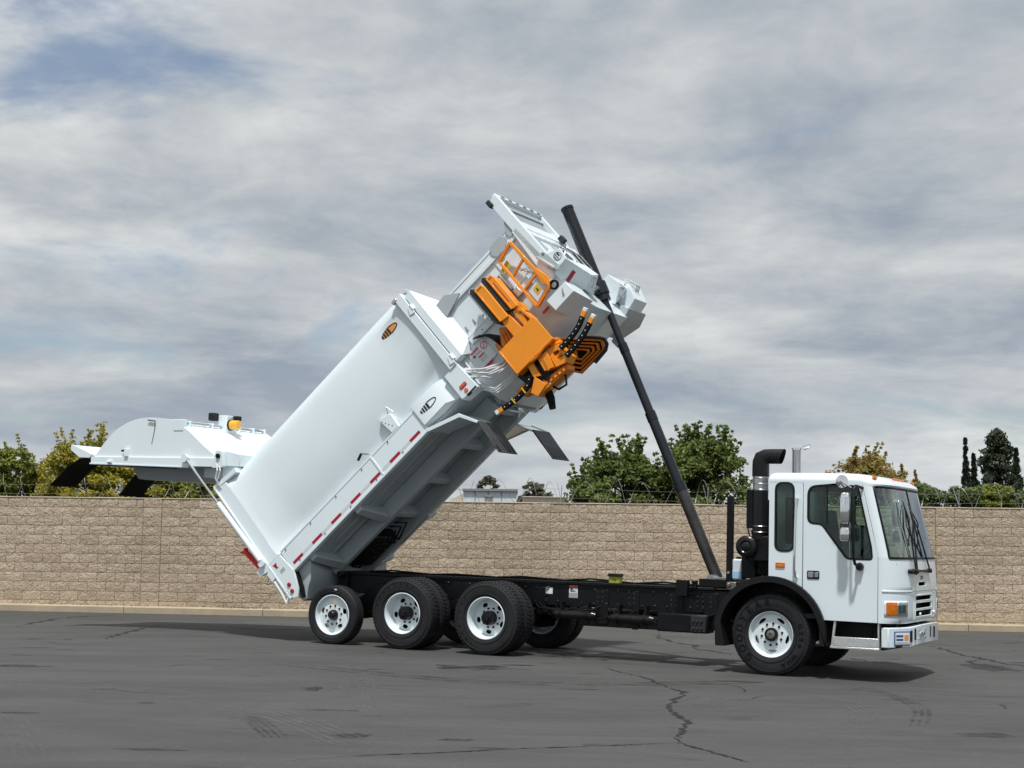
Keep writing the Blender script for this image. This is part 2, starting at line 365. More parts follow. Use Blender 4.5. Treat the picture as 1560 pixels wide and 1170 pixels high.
blot('oil_stain',-1.33,13.25,.16,.16,'stain'); blot('oil_stain',-.43,13.1,.14,.08,'stain'); blot('oil_stain',4.4,14.2,.25,.18,'stain')
blot('oil_stain',-2.2,17.3,.12,.25,'stain'); blot('oil_stain',-.5,20.5,.5,.35,'stain'); blot('oil_stain',-6.3,19.5,.5,.2,'stain'); blot('oil_stain',7.1,22.8,.35,.6,'stain')
for i in range(60):
    blot('asphalt_patch_mark',random.uniform(-8,8),random.uniform(12,31),random.uniform(.06,.32),random.uniform(.02,.09),'stain',n=12,dz=.0028+.0003*(i%5))
# ---------------------------------------------------------------- block wall
WY0,WS=33.3,-.028; wyaw=math.atan(WS); wdx,wdy=math.cos(wyaw),math.sin(wyaw)
WTOP=2.515; BH,BW=.2032,.4064
def wallpt(s,dn=0):           # s metres along the wall, dn metres towards the camera side
    return (s*wdx+dn*wdy, WY0+s*wdy-dn*wdx)
def wallmat():
    m=bpy.data.materials.new('split_face_block'); m.use_nodes=True; t=m.node_tree; n=t.nodes; b=n['Principled BSDF']; l=t.links
    oi=n.new('ShaderNodeObjectInfo'); ge=n.new('ShaderNodeNewGeometry'); ad=n.new('ShaderNodeMath'); ad.operation='ADD'; l.new(oi.outputs['Random'],ad.inputs[0]); l.new(ge.outputs['Random Per Island'],ad.inputs[1])
    fr=n.new('ShaderNodeMath'); fr.operation='FRACT'; l.new(ad.outputs[0],fr.inputs[0])
    r=n.new('ShaderNodeValToRGB'); e=r.color_ramp.elements; e[0].color=(.435,.35,.258,1); e[1].color=(.545,.45,.338,1); q=e.new(.25); q.color=(.475,.385,.284,1); q=e.new(.7); q.color=(.51,.418,.31,1)
    l.new(fr.outputs[0],r.inputs[0])
    q=n.new('ShaderNodeTexNoise'); q.inputs['Scale'].default_value=.22; q.inputs['Detail'].default_value=5; l.new(ge.outputs['Position'],q.inputs['Vector'])
    q2=n.new('ShaderNodeTexNoise'); q2.inputs['Scale'].default_value=38; q2.inputs['Detail'].default_value=5; q2.inputs['Roughness'].default_value=.75; l.new(ge.outputs['Position'],q2.inputs['Vector'])
    def rr(v,a,b_,c0,c1):
        k=n.new('ShaderNodeMapRange'); k.inputs['From Min'].default_value=a; k.inputs['From Max'].default_value=b_; k.inputs['To Min'].default_value=c0; k.inputs['To Max'].default_value=c1; l.new(v,k.inputs['Value']); return k.outputs[0]
    mu=n.new('ShaderNodeMath'); mu.operation='MULTIPLY'; l.new(rr(q.outputs['Fac'],.3,.7,.84,1.12),mu.inputs[0]); l.new(rr(q2.outputs['Fac'],.3,.7,.62,1.32),mu.inputs[1])
    s=n.new('ShaderNodeVectorMath'); s.operation='SCALE'; l.new(r.outputs[0],s.inputs[0]); l.new(mu.outputs[0],s.inputs['Scale']); l.new(s.outputs[0],b.inputs['Base Color'])
    b.inputs['Roughness'].default_value=.92; b.inputs['Specular IOR Level'].default_value=.2
    q3=n.new('ShaderNodeTexNoise'); q3.inputs['Scale'].default_value=15; q3.inputs['Detail'].default_value=8; q3.inputs['Distortion'].default_value=.6; q3.inputs['Roughness'].default_value=.6; l.new(ge.outputs['Position'],q3.inputs['Vector'])
    bp=n.new('ShaderNodeBump'); bp.inputs['Strength'].default_value=.9; bp.inputs['Distance'].default_value=.05; l.new(q3.outputs['Fac'],bp.inputs['Height']); l.new(bp.outputs[0],b.inputs['Normal']); return m
M['block']=wallmat()
M['mortar']=mat('wall_mortar',(.16,.125,.095),.95,var=.2,vscale=3)
M['cap']=mat('wall_cap_mortar',(.55,.46,.34),.9,var=.12,vscale=6)
M['kerb']=mat('kerb_concrete',(.42,.35,.245),.9,var=.16,vscale=2.5,bump=.3,bscale=50)
def blockgeo(wd,hh,seed):
    rg=random.Random(seed); nx,nz=(7,3) if wd>.3 else (3,3); rows=[]
    g=.004
    for j in range(nz+1):
        row=[]
        for i in range(nx+1):
            edge=i in(0,nx) or j in(0,nz)
            row.append((-wd/2+g+(wd-2*g)*i/nx,-(rg.uniform(.0,.011) if edge else rg.uniform(.003,.020)),g+(hh-2*g)*j/nz))
        rows.append(row)
    b=MB(); b.grid(rows)
    n=nx+1; per=[(0,i) for i in range(n)]+[(j,n-1) for j in range(1,nz+1)]+[(nz,i) for i in range(n-2,-1,-1)]+[(j,0) for j in range(nz-1,0,-1)]
    fr=[rows[j][i] for j,i in per]; k=len(fr)
    b.add(fr+[(x,.03,z) for x,y,z in fr],[(i,(i+1)%k,k+(i+1)%k,k+i) for i in range(k)])
    return b
wall=empty('block_wall',None,(0,WY0,0),(0,0,wyaw)); tag(wall,'tan split-face concrete block wall running behind the white truck','wall')
vmesh={}
def blockmesh(kind,i):
    if (kind,i) not in vmesh:
        wd={'full':BW,'half':BW/2,'q1':BW*.25,'q3':BW*.75}[kind]
        b=blockgeo(wd,BH,int(wd*1000)*17+i*31); me=bpy.data.meshes.new('block'); me.from_pydata(b.v,[],b.f); me.polygons.foreach_set('use_smooth',[True]*len(me.polygons)); me.set_sharp_from_angle(angle=R(55)); me.materials.append(M['block']); vmesh[kind,i]=(me,b)
    return vmesh[kind,i]
joints=[-7.65,.875,9.20]; pil=[(-8.06,-7.65),(.475,.875),(9.20,9.61)]
SL,SR=-13.5-17*.4064,13.5+17*.4064
blocks=[]       # (s centre, z bottom, kind)
for crs in range(13):
    z=WTOP-BH*(crs+1)
    segs=[]; xs=[SL]+[p for q in pil for p in q]+[SR]
    for a,b in zip(xs[:-1],xs[1:]):
        if (a,b) in pil: blocks.append(((a+b)/2,z,'full',True)); continue
        off=(0 if crs%2 else BW/2)
        x=a
        first=BW/2 if crs%2 else BW
        while x<b-.05:
            wd=min(first,b-x); first=BW
            kind='full' if wd>.36 else 'q3' if wd>.26 else 'half' if wd>.16 else 'q1'
            blocks.append((x+wd/2,z,kind,False,wd)); x+=wd
def vis(s,z):    # in the open parts of the wall
    px=780+FPX*s/WY0
    return (0<px<322) or (640<px<1085 and z>.05) or px>1425
individual=[b for b in blocks if vis(b[0],b[1])]
individual.sort(key=lambda b:(0 if b[2]=='full' else 1,-abs(b[0])*0,b[1]<.2)); keep=set(id(b) for b in individual[:296])
core=MB()
for i,b in enumerate(blocks):
    s,z,kind,isp=b[:4]; dn=-.012 if isp else 0; k=rng.integers(0,10); me,bb=blockmesh(kind,int(k)); wd={'full':BW,'half':BW/2,'q1':BW*.25,'q3':BW*.75}[kind]; sx=(b[4]/wd if len(b)>4 else 1)
    if id(b) in keep:
        o=link(bpy.data.objects.new('block',me)); o.parent=wall; o.location=(s,dn,z); o.scale=(sx*(1 if rng.random()<.5 else 1),1,1)
    else:
        core.add([(s+x*sx,dn+y,z+zz_) for x,y,zz_ in bb.v],bb.f)
o=core.build('blocks','block',wall,smooth=55,recalc=True); o['kind']='stuff'
m_=MB(); m_.box(SL,SR,.004,.19,WTOP-BH*13,WTOP-.004); m_.build('mortar_core','mortar',wall,smooth=0)
m_=MB()
rows=[]
for j in range(91):
    s=SL+(SR-SL)*j/90; h=WTOP+.014+random.uniform(-.004,.006)
    rows.append([(s,-.022,WTOP-.002),(s,-.018,h),(s,.2,h),(s,.2,WTOP-.002)])
m_.grid(rows); m_.build('wall_cap','cap',wall,smooth=40)
kerb=struct(empty('kerb',None,(0,0,0)))
s=SL; k=0
while s<SR:
    e_=min(s+3.02,SR); b=MB(); pts=[]
    for ss in (s+.006,e_-.006):
        for dn,dz in ((.03,-.25),(.30,-.25),(.30,.125),(.285,.14),(.03,.15)):
            X,Y=wallpt(ss,dn); pts.append((X,Y,float(gz(*wallpt(ss,.32)))+dz))
    b.add(pts,[(0,1,2,3,4),(9,8,7,6,5)]+[(i,(i+1)%5,5+(i+1)%5,5+i) for i in range(5)])
    b.build('kerb_stone','kerb',kerb,smooth=0); s=e_; k+=1
# weeds at the foot of the wall are dry leaf litter
M['litter']=mat('dry_litter',(.07,.055,.04),.9,var=.4,vscale=8)
b=MB()
for i in range(260):
    s=random.choice([random.uniform(-10.2,-7.8),random.uniform(-6.2,-5.2),random.uniform(3,12)]); dn=random.uniform(.05,.22); X,Y=wallpt(s,dn); z=float(gz(*wallpt(s,.32)))+.15; r=random.uniform(.006,.022); a=random.uniform(0,6.3)
    b.add([(X+r*math.cos(a+q*1.57),Y+r*math.sin(a+q*1.57),z+random.uniform(0,.025)) for q in range(4)],[(0,1,2,3)])
o=b.build('leaf_litter','litter',None,smooth=0); tag(o,'dry leaf litter lying on the kerb along the wall foot','litter',kind='stuff')
# ---------------------------------------------------------------- razor wire on the wall
M['wire']=mat('galvanised_wire',(.30,.30,.29),.45,metal=.5,var=.15)
def wp(s,dn,z): X,Y=wallpt(s,dn); return (X,Y,z)
rw=empty('razor_wire',None,wp(0,-.12,WTOP)); tag(rw,'coiled galvanised razor wire strung along the top of the block wall','razor wire')
def rb(b,name,m='wire'):
    b.v=[(x-rw.location.x,y-rw.location.y,z-rw.location.z) for x,y,z in b.v]; return b.build(name,m,rw,smooth=50)
pts=[]; s=-20.2; ph=0
while s<20.2:
    pts.append(wp(s+.10*math.sin(ph*.37)+.10*math.sin(ph*.11),-.30-.26*math.cos(ph),WTOP+.24+.27*math.sin(ph)+.05*math.sin(ph*.31))); s+=.62/48; ph+=2*math.pi/48
b=MB(); b.tube(pts,.0048,4); rb(b,'coil')
for zz_ in (.10,.30):
    b=MB(); b.tube([wp(s,-.16,WTOP+zz_+.02*math.sin(s*1.3)) for s in np.arange(-20.2,20.3,.6)],.0035,4); rb(b,'strand')
for s in (-19.4,-15.8,-12.2,-8.6,-5.1,-1.9,1.1,4.3,7.4,9.75,12.6,15.8,19.2):
    b=MB(); b.tube([wp(s,-.14,WTOP-.3),wp(s,-.14,WTOP+.10),wp(s+.02,-.16,WTOP+.40)],.009,6); rb(b,'post')
    b=MB(); b.tube([wp(s,-.14,WTOP+.05),wp(s-.08,-.30,WTOP+.45)],.007,6); rb(b,'arm')
# ---------------------------------------------------------------- trees
def leafmat(name,cols,trans=.35):
    m=bpy.data.materials.new(name); m.use_nodes=True; t=m.node_tree; n=t.nodes; l=t.links; b=n['Principled BSDF']; o=n['Material Output']
    ge=n.new('ShaderNodeNewGeometry'); r=n.new('ShaderNodeValToRGB'); e=r.color_ramp.elements
    e[0].color=(*cols[0],1); e[1].color=(*cols[-1],1)
    for i,c in enumerate(cols[1:-1]): q=e.new((i+1)/(len(cols)-1)); q.color=(*c,1)
    l.new(ge.outputs['Random Per Island'],r.inputs[0])
    q=n.new('ShaderNodeTexNoise'); q.inputs['Scale'].default_value=.9; q.inputs['Detail'].default_value=3; l.new(ge.outputs['Position'],q.inputs['Vector'])
    k=n.new('ShaderNodeMapRange'); k.inputs['From Min'].default_value=.3; k.inputs['From Max'].default_value=.7; k.inputs['To Min'].default_value=.7; k.inputs['To Max'].default_value=1.3; l.new(q.outputs['Fac'],k.inputs['Value'])
    s=n.new('ShaderNodeVectorMath'); s.operation='SCALE'; l.new(r.outputs[0],s.inputs[0]); l.new(k.outputs[0],s.inputs['Scale'])
    l.new(s.outputs[0],b.inputs['Base Color']); b.inputs['Roughness'].default_value=.55; b.inputs['Specular IOR Level'].default_value=.3
    tr=n.new('ShaderNodeBsdfTranslucent'); l.new(s.outputs[0],tr.inputs[0]); mi=n.new('ShaderNodeMixShader'); mi.inputs[0].default_value=trans
    l.new(b.outputs[0],mi.inputs[1]); l.new(tr.outputs[0],mi.inputs[2]); l.new(mi.outputs[0],o.inputs['Surface']); return m
M['bark']=mat('bark',(.10,.075,.055),.9,var=.3,vscale=6)
M['lf_green']=leafmat('broad_green_leaves',[(.075,.115,.026),(.12,.165,.038),(.17,.21,.05),(.085,.125,.036)])
M['lf_gold']=leafmat('golden_green_leaves',[(.20,.22,.03),(.34,.31,.035),(.46,.37,.045),(.17,.21,.04)])
M['lf_olive']=leafmat('olive_green_leaves',[(.17,.21,.035),(.27,.28,.05),(.13,.18,.04)])
M['lf_autumn']=leafmat('turning_leaves',[(.24,.19,.05),(.27,.24,.05),(.28,.15,.06),(.19,.20,.05)])
M['lf_hedge']=leafmat('hedge_leaves',[(.10,.145,.05),(.15,.19,.06),(.08,.12,.045)])
M['lf_dark']=leafmat('dark_conifer_needles',[(.035,.05,.028),(.055,.07,.038),(.042,.06,.034)],.15)
M['lf_cyp']=leafmat('cypress_needles',[(.028,.043,.024),(.042,.058,.030)],.1)
M['lf_far']=leafmat('distant_leaves',[(.12,.125,.08),(.16,.155,.10),(.10,.115,.07)])
def leafcloud(cent,rad,nper,size,flat=.6,elong=1.7,up=.3):
    cent=np.array(cent); n=len(cent); T=n*nper
    c=np.repeat(cent,nper,0); rr=np.repeat(np.array(rad),nper)
    d=rng.normal(size=(T,3)); d/=np.linalg.norm(d,axis=1)[:,None]; q=rng.random(T)**.45
    p=c+d*(rr*q)[:,None]*np.array([1,1,flat])
    nrm=rng.normal(size=(T,3))*.8+np.array([0,-.45,up+.35]); nrm/=np.linalg.norm(nrm,axis=1)[:,None]
    a=np.cross(nrm,rng.normal(size=(T,3))); a/=np.linalg.norm(a,axis=1)[:,None]; b=np.cross(nrm,a)
    s=size*rng.uniform(.6,1.3,T)
    A=a*(s*elong/2)[:,None]; Bv=b*(s/2)[:,None]
    v=np.stack([p-A,p+Bv*.9-A*.1,p+A,p-Bv*.9-A*.1],1).reshape(-1,3)
    return v
def crownobj(v,m,parent,loc):
    n=len(v); me=bpy.data.meshes.new('crown'); v=v-np.array(loc)
    me.vertices.add(n); me.vertices.foreach_set('co',v.astype(np.float32).ravel()); me.loops.add(n); me.loops.foreach_set('vertex_index',np.arange(n,dtype=np.int32))
    me.polygons.add(n//4); me.polygons.foreach_set('loop_start',np.arange(0,n,4,dtype=np.int32)); me.polygons.foreach_set('loop_total',np.full(n//4,4,dtype=np.int32)); me.update(); me.validate()
    me.materials.append(M[m]); o=link(bpy.data.objects.new('crown',me)); o.parent=parent; return o
def limbs(root,trunk_r,h0,tips,base,spread=.5):
    b=MB(); base=Vector(base); top=Vector(base)+Vector((random.uniform(-.1,.1),0,h0))
    b.tube([(0,0,-.1),(top-base)*.5+Vector((random.uniform(-.06,.06),.03,0)),top-base],[trunk_r*1.25,trunk_r,trunk_r*.8],8); b.build('trunk','bark',root,smooth=60)
    l_=MB()
    for t in tips:
        t=Vector(t)-base; st=(top-base)*random.uniform(.7,1); mid=st.lerp(t,.5)+Vector((0,0,.12*t.length*.4)); 
        l_.tube([st,mid,t],[trunk_r*.45,trunk_r*.25,trunk_r*.08],5)
    l_.build('limbs','bark',root,smooth=60)
def tree(name,label,px,Y,wpx,toppx,m,leaf=.13,ncl=60,nper=60,cat='tree',group=None,lean=0,fill=1.,hbase=.35,shape='round',sprigs=0,clr=None,baseu=None):
    """px centre column, wpx crown width in px, toppx top row, at distance Y"""
    topz=at(px,toppx,Y).z; cx0=at(px,800,Y).x; hw=wpx/2*Y/FPX
    base=(cx0,Y,-.15); H=topz-base[2]; z0=base[2]+H*hbase
    cent=[];rad=[]
    cr=clr or max(.20,hw*.21)
    while len(cent)<ncl:
        u=random.uniform(-1,1); v=random.uniform(-1,1); t=random.random()
        if shape=='round': prof=math.sqrt(max(0,1-((t-.42)/.60)**2)) if t>.42 else .72+.28*t/.42
        elif shape=='cone': prof=(1-t)**.75+.04
        elif shape=='wide': prof=1-.55*t**2.2
        elif shape=='ovate': prof=.85*math.sin(math.pi*min(1,.18+t*.86))**.6
        if u*u+v*v>1: continue
        z=z0+(topz-z0-cr*.35)*t
        cent.append((cx0+u*hw*prof+lean*t,Y+v*hw*prof*.8,z)); rad.append(cr*random.uniform(.6,1.15)*(1 if shape!='cone' else .45+.55*(1-t)))
    root=empty(name,None,base); tag(root,label,cat,group)
    v=leafcloud(cent,rad,nper,leaf)
    if sprigs:
        sc_=[];sr=[]
        for i in range(sprigs):
            q=max(random.sample(cent,3),key=lambda c:c[2]); ang=random.uniform(-.5,.5); ln=random.uniform(.35,.9)*cr*2.0
            for k in range(5): sc_.append((q[0]+math.sin(ang)*ln*k/4,q[1],q[2]+cr*.5+math.cos(ang)*ln*k/4)); sr.append(cr*.2)
        v=np.concatenate([v,leafcloud(sc_,sr,9,leaf)])
    crownobj(v,m,root,base)
    limbs(root,max(.05,hw*.07),H*hbase*1.0,[cent[i] for i in range(0,len(cent),max(1,len(cent)//10))],base)
    return root
g1='golden green trees beyond the wall'
tree('golden_tree','olive green leafy tree at the far end of the wall beyond the tailgate flap',5,38.5,130,684,'lf_olive',.055,170,150,sprigs=26,shape='wide',group=g1)
tree('golden_tree','tall golden yellow leafy tree rising behind the black flap of the raised tailgate',130,38.,180,674,'lf_gold',.055,250,150,sprigs=44,group=g1,shape='wide')
tree('golden_tree','golden green tree beneath the open tailgate above the wall',228,38.6,140,704,'lf_gold',.055,150,140,sprigs=8,group=g1,shape='wide')
tree('golden_tree','low yellow green thicket filling the gap between the two left golden trees',66,38.9,110,716,'lf_gold',.055,110,140,sprigs=10,group=g1,shape='wide')
tree('olive_tree','olive green bushy tree between the far tailgate flap and tipped body',292,38.8,150,710,'lf_olive',.055,150,140,sprigs=8,shape='wide')
tree('broadleaf_tree','dense broadleaf green tree with upright shoots behind the hoist cylinder',1070,38.,180,670,'lf_green',.075,260,100,sprigs=64,shape='round',hbase=.3)
tree('broadleaf_tree','spreading broadleaf green tree beside the tall one behind the hoist cylinder',952,38.3,190,692,'lf_green',.075,250,100,sprigs=56,shape='round',hbase=.3)
tree('broadleaf_shrub','low leafy green shrub at the shed end of the broadleaf trees',892,38.1,62,727,'lf_green',.08,50,70,cat='shrub',sprigs=8,shape='wide',hbase=.2)
tree('turning_tree','yellow and rust leaved tree showing above the cab roof',1318,47,150,694,'lf_autumn',.07,230,95,sprigs=20,shape='round')
tree('turning_tree','sparse rust brown tree beside the cab roof front',1378,47.5,60,714,'lf_autumn',.065,60,60,sprigs=10,shape='round')
g2='low leafy shrubs behind the wall beside the windscreen'
for px,wp_,tp,lab in ((1418,100,738,'low dark green shrub beside the cab windscreen behind the wall'),(1468,110,742,'low green shrub between cab windscreen shrub and cypress foot'),(1512,100,737,'brighter green shrub at the foot of the dark pine'),(1558,80,746,'low green shrub under the last cypress')):
    tree('leafy_shrub',lab,px,38.5,wp_,tp,'lf_hedge' if px!=1512 else 'lf_olive',.055,150,110,cat='shrub',group=g2,shape='wide',hbase=.2)
tree('pine_tree','tall dark open pine between the cypresses',1521,62,76,652,'lf_dark',.09,150,90,shape='ovate',clr=.30,hbase=.42)
def cypress(label,px,Y,wpx,top,g):
    topz=at(px,top,Y).z; x0=at(px,800,Y).x; hw=wpx/2*Y/FPX; cent=[];rad=[]
    for i in range(150):
        t=random.random(); pr=(1-t)**.95; a=random.uniform(0,6.28); r_=random.random()**.5*pr*hw*.75
        cent.append((x0+r_*math.cos(a),Y+r_*math.sin(a),.1+(topz-.1)*t*.97)); rad.append(max(.03,hw*.40*pr))
    root=empty('cypress_tree',None,(x0,Y,-.15)); tag(root,label,'tree',g); v=leafcloud(cent,rad,130,.065,flat=1.6,elong=2.6)
    crownobj(v,'lf_cyp',root,(x0,Y,-.15)); b=MB(); b.tube([(0,0,-.1),(0,0,topz*.5),(0,0,topz*.9)],[.12,.08,.03],7); b.build('trunk','bark',root)
g3='dark cypresses at the right of the pine and left of it'
cypress('tallest slender dark cypress with a needle-sharp tip left of the pine',1473,60,44,662,g3)
cypress('shorter slender cypress tucked between the sharp cypress and the pine',1485,60.5,58,686,g3)
cypress('broad dark cypress on the far side of the pine',1550,58,86,676,g3)
g4='distant grey-green trees beyond the white building'
tree('distant_tree','rounded distant tree behind the white flat-roofed building',741,95,52,725,'lf_far',.13,110,70,group=g4,shape='round',hbase=.3)
tree('distant_tree','wide distant tree right of the white flat-roofed building',816,95,66,733,'lf_far',.13,120,70,group=g4,shape='round',hbase=.3)
# ---------------------------------------------------------------- buildings behind the wall
M['bwhite']=mat('pale_wall_panel',(.60,.66,.70),.6,var=.04); M['broof']=mat('grey_roof_trim',(.22,.22,.22),.7,var=.1); M['bbeige']=mat('beige_wall_panel',(.58,.54,.45),.7,var=.05)
def pbox(b,u0,u1,v0,v1,Y,d,zb=-.2):
    p=at(u0,v0,Y);q=at(u1,v0,Y); b.box(p.x,q.x,Y,Y+d,zb if v1 is None else at(u0,v1,Y).z,p.z)
hb=empty('site_building',None,(at(747,800,55).x,55,-.2)); tag(hb,'white flat-roofed site building with grey trim showing above the wall','building')
def hbuild(b,n,m): b.v=[(x-hb.location.x,y-hb.location.y,z-hb.location.z) for x,y,z in b.v]; return b.build(n,m,hb,bevel=.01)
b=MB(); pbox(b,706,787,748,None,55,4.); hbuild(b,'wall','bwhite')
b=MB(); pbox(b,704.5,789,744,748,54.9,4.2); hbuild(b,'roof','broof')
for u in (724,744,764):
    b=MB(); pbox(b,u-.6,u+.6,748.5,None,54.97,.06); hbuild(b,'panel_joint','broof')
b=MB(); pbox(b,738,751,754,757.5,54.93,.09); hbuild(b,'window','broof')
b=MB(); p=at(684,762,56); q=at(706,750,56); b.prism([(p.x,-.2),(q.x,-.2),(q.x,q.z),(p.x,p.z)],56,59); hbuild(b,'lean_to','bbeige')
lb=empty('low_shed',None,(at(828,800,60).x,60,-.2)); tag(lb,'low beige shed roof just showing over the wall right of the white building','shed')
b=MB(); pbox(b,797,862,757.5,None,60,3.); b.v=[(x-lb.location.x,y-lb.location.y,z-lb.location.z) for x,y,z in b.v]; b.build('wall','bbeige',lb,bevel=.01)
b=MB(); pbox(b,796,863,756,757.5,59.9,3.2); b.v=[(x-lb.location.x,y-lb.location.y,z-lb.location.z) for x,y,z in b.v]; b.build('roof','cap',lb,bevel=.01)
pp=at(187,712,44); po=empty('utility_pole',None,(pp.x,44,-.1)); tag(po,'slim grey utility pole with a small box among the golden trees','pole')
b=MB(); b.cyl((0,0,0),(0,0,pp.z+.1),.05,.04,10); b.build('shaft','wire',po); b=MB(); b.box(.03,.22,-.06,.06,pp.z-.35,pp.z-.1); b.build('box','wire',po,bevel=.01)
# ================================================================ the truck
truck=empty('garbage_truck',None,(TX,TY,0),(0,TP,R(TYAW)))
tag(truck,'white side-loader garbage truck with its body tipped up and orange lift arm','garbage truck')
# ---------------------------------------------------------------- chassis
b=MB()
for s in (-1,1):
    b.prism([(-3.0,.80),(-2.4,.74),(4.9,.74),(4.9,1.055),(-3.0,1.055)],s*.42-.012 if s>0 else -.432,s*.42+.012 if s>0 else -.408)
    for z in (.74,1.045): b.box(-3.0 if z>1 else -2.4,4.9,min(s*.42,s*.34),max(s*.42,s*.34),z,z+.012)
chassis=b.build('chassis_frame','frameblack',truck,bevel=.004)
def cs(bb,n,m='frameblack',bev=.006,sm=35): return bb.build(n,m,chassis,bevel=bev,smooth=sm)
for x in (-2.9,-2.0,-.72,.9,2.0,3.0,3.9):
    b=MB(); b.box(x-.05,x+.05,-.40,.40,.80,1.03); cs(b,'cross_member')
for s in (-1,1):
    b=MB(); b.box(-3.02,3.25,s*.42-.045,s*.42+.045,1.06,1.10); cs(b,'subframe_rail')
# rivet and bolt rows on the near and far rail
b=MB()
for s in (-1,1):
    y=s*.433
    for x in np.arange(-2.6,3.4,.19):
        for z in (.80,1.0):
            if random.random()<.8: b.cyl((x+random.uniform(-.03,.03),y,z+random.uniform(-.01,.01)),(x,y+s*.014,z),.013,n=7)
    for x in (-.66,-.6,.62,1.45,1.53,1.95,2.03,2.6,2.68,3.0,3.08,3.2):
        for z in (.83,.90,.97): b.cyl((x,y,z),(x,y+s*.016,z),.014,n=7)
o=cs(b,'bolt_heads','bolt',0); o['kind']='stuff'
for s in (-1,1):          # gusset plates and brackets on the rails
    for x0,x1,z0,z1 in ((-1.0,-.45,.62,1.02),(.45,.6,.60,1.0),(1.40,1.62,.50,1.0),(2.0,2.1,.45,1.0),(2.55,2.78,.6,1.0),(3.1,3.3,.5,1.02)):
        b=MB(); b.box(x0,x1,min(s*.434,s*.448),max(s*.434,s*.448),z0,z1); cs(b,'bracket_plate')
b=MB(); b.box(2.71,2.88,-.56,-.44,.97,1.195); cs(b,'upright_bracket')
b=MB(); b.box(3.02,3.44,-.46,.46,1.11,1.22); cs(b,'hoist_cradle')
b=MB(); b.box(2.93,3.0,-.5,-.44,1.08,1.16); b.cyl((2.96,-.47,1.16),(2.96,-.47,1.19),.05,n=10); cs(b,'valve_cap')
b=MB(); b.box(1.60,1.77,-.40,-.28,1.10,1.20); cs(b,'control_box','greenlabel'); 
b=MB(); b.box(1.59,1.78,-.42,-.27,1.20,1.24); cs(b,'box_lid','plastic')
v,f=textmesh('• USE •',.045); b=MB(); b.add([(x+1.685,-.4035,y+1.15) for x,y,z in v],f); cs(b,'box_marking','decal',0,0)
# air tanks and lines under the rail
for x0,x1,r,z in ((.76,1.47,.065,.62),(1.68,2.38,.068,.605)):
    b=MB(); b.cyl((x0+.06,-.53,z),(x1-.06,-.53,z),r,n=20); b.cyl((x0,-.53,z),(x0+.06,-.53,z),r*.7,r,n=20); b.cyl((x1-.06,-.53,z),(x1,-.53,z),r,r*.7,n=20); cs(b,'air_tank','black',0)
    for x in (x0+.14,x1-.14):
        b=MB(); b.lathe([(r+.008,-.018),(r+.008,.018)],(0,0,0),20); b.v=[(y+x,xx-.53,zz_+z) for xx,y,zz_ in b.v]; b.box(x-.02,x+.02,-.54,-.43,z+r,.80); cs(b,'tank_strap','frameblack',0)
b=MB(); b.box(2.45,3.22,-.62,-.34,.46,.72); cs(b,'battery_box','frameblack',.02)
b=MB(); b.box(2.98,3.2,-.66,-.60,.48,.7)
for i in range(6): b.cyl((3.02+.03*(i%3)*2,-.66,.53+.1*(i//3)),(3.02+.03*(i%3)*2,-.69,.53+.1*(i//3)),.02,n=8)
cs(b,'valve_block','bolt',.004)
b=MB(); b.box(1.2,2.4,-.40,.40,.46,.62); cs(b,'transmission_guard')
b=MB(); b.cyl((.1,0,.60),(3.6,0,.75),.06,n=14); cs(b,'drive_shaft','frameblack',0)
for i in range(9):
    x0=random.uniform(.4,2.6); x1=x0+random.uniform(.4,1.2); z=random.uniform(.58,.74); y=-.47-random.uniform(0,.07)
    b=MB(); b.tube([(x0,-.42,z+.05),(x0+.1,y,z),((x0+x1)/2,y-.01,z-random.uniform(.02,.12)),(x1-.1,y,z),(x1,-.42,z+.06)],.011,6); cs(b,'hose','flap',0)
for i in range(5):
    x0=-2.6+i*1.15; b=MB(); b.tube([(x0,-.30,1.11),(x0+.4,-.27,1.125+random.uniform(0,.02)),(x0+1.1,-.31,1.112)],.014,6); cs(b,'hose','flap',0)
for x0,z0,x1,z1,k in ((.545,.905,.71,1.0,0),(.98,.86,1.12,1.04,1)):
    b=MB(); b.box(x0,x1,-.4345,-.433,z0,z1); o=cs(b,'safety_label','whitelabel',0)
    if k:
        b=MB(); b.box(x0,x1,-.437,-.435,z1-.035,z1-.004); cs(b,'label_band','decalred',0); b=MB(); b.box(x0+.004,x1-.004,-.437,-.435,z0+.004,z0+.075); cs(b,'label_panel','decalgrey',0)
        b=MB()
        for q in range(3): b.box(x0+.02,x1-.03*q-.02,-.437,-.435,z0+.09+.018*q,z0+.098+.018*q)
        cs(b,'label_text','decal',0)
    else:
        b=MB(); b.box(x0+.02,x0+.03,-.437,-.435,z0+.01,z1-.02); b.box(x0+.045,x0+.05,-.437,-.435,z0+.03,z1-.02); cs(b,'label_text','decalgrey',0)
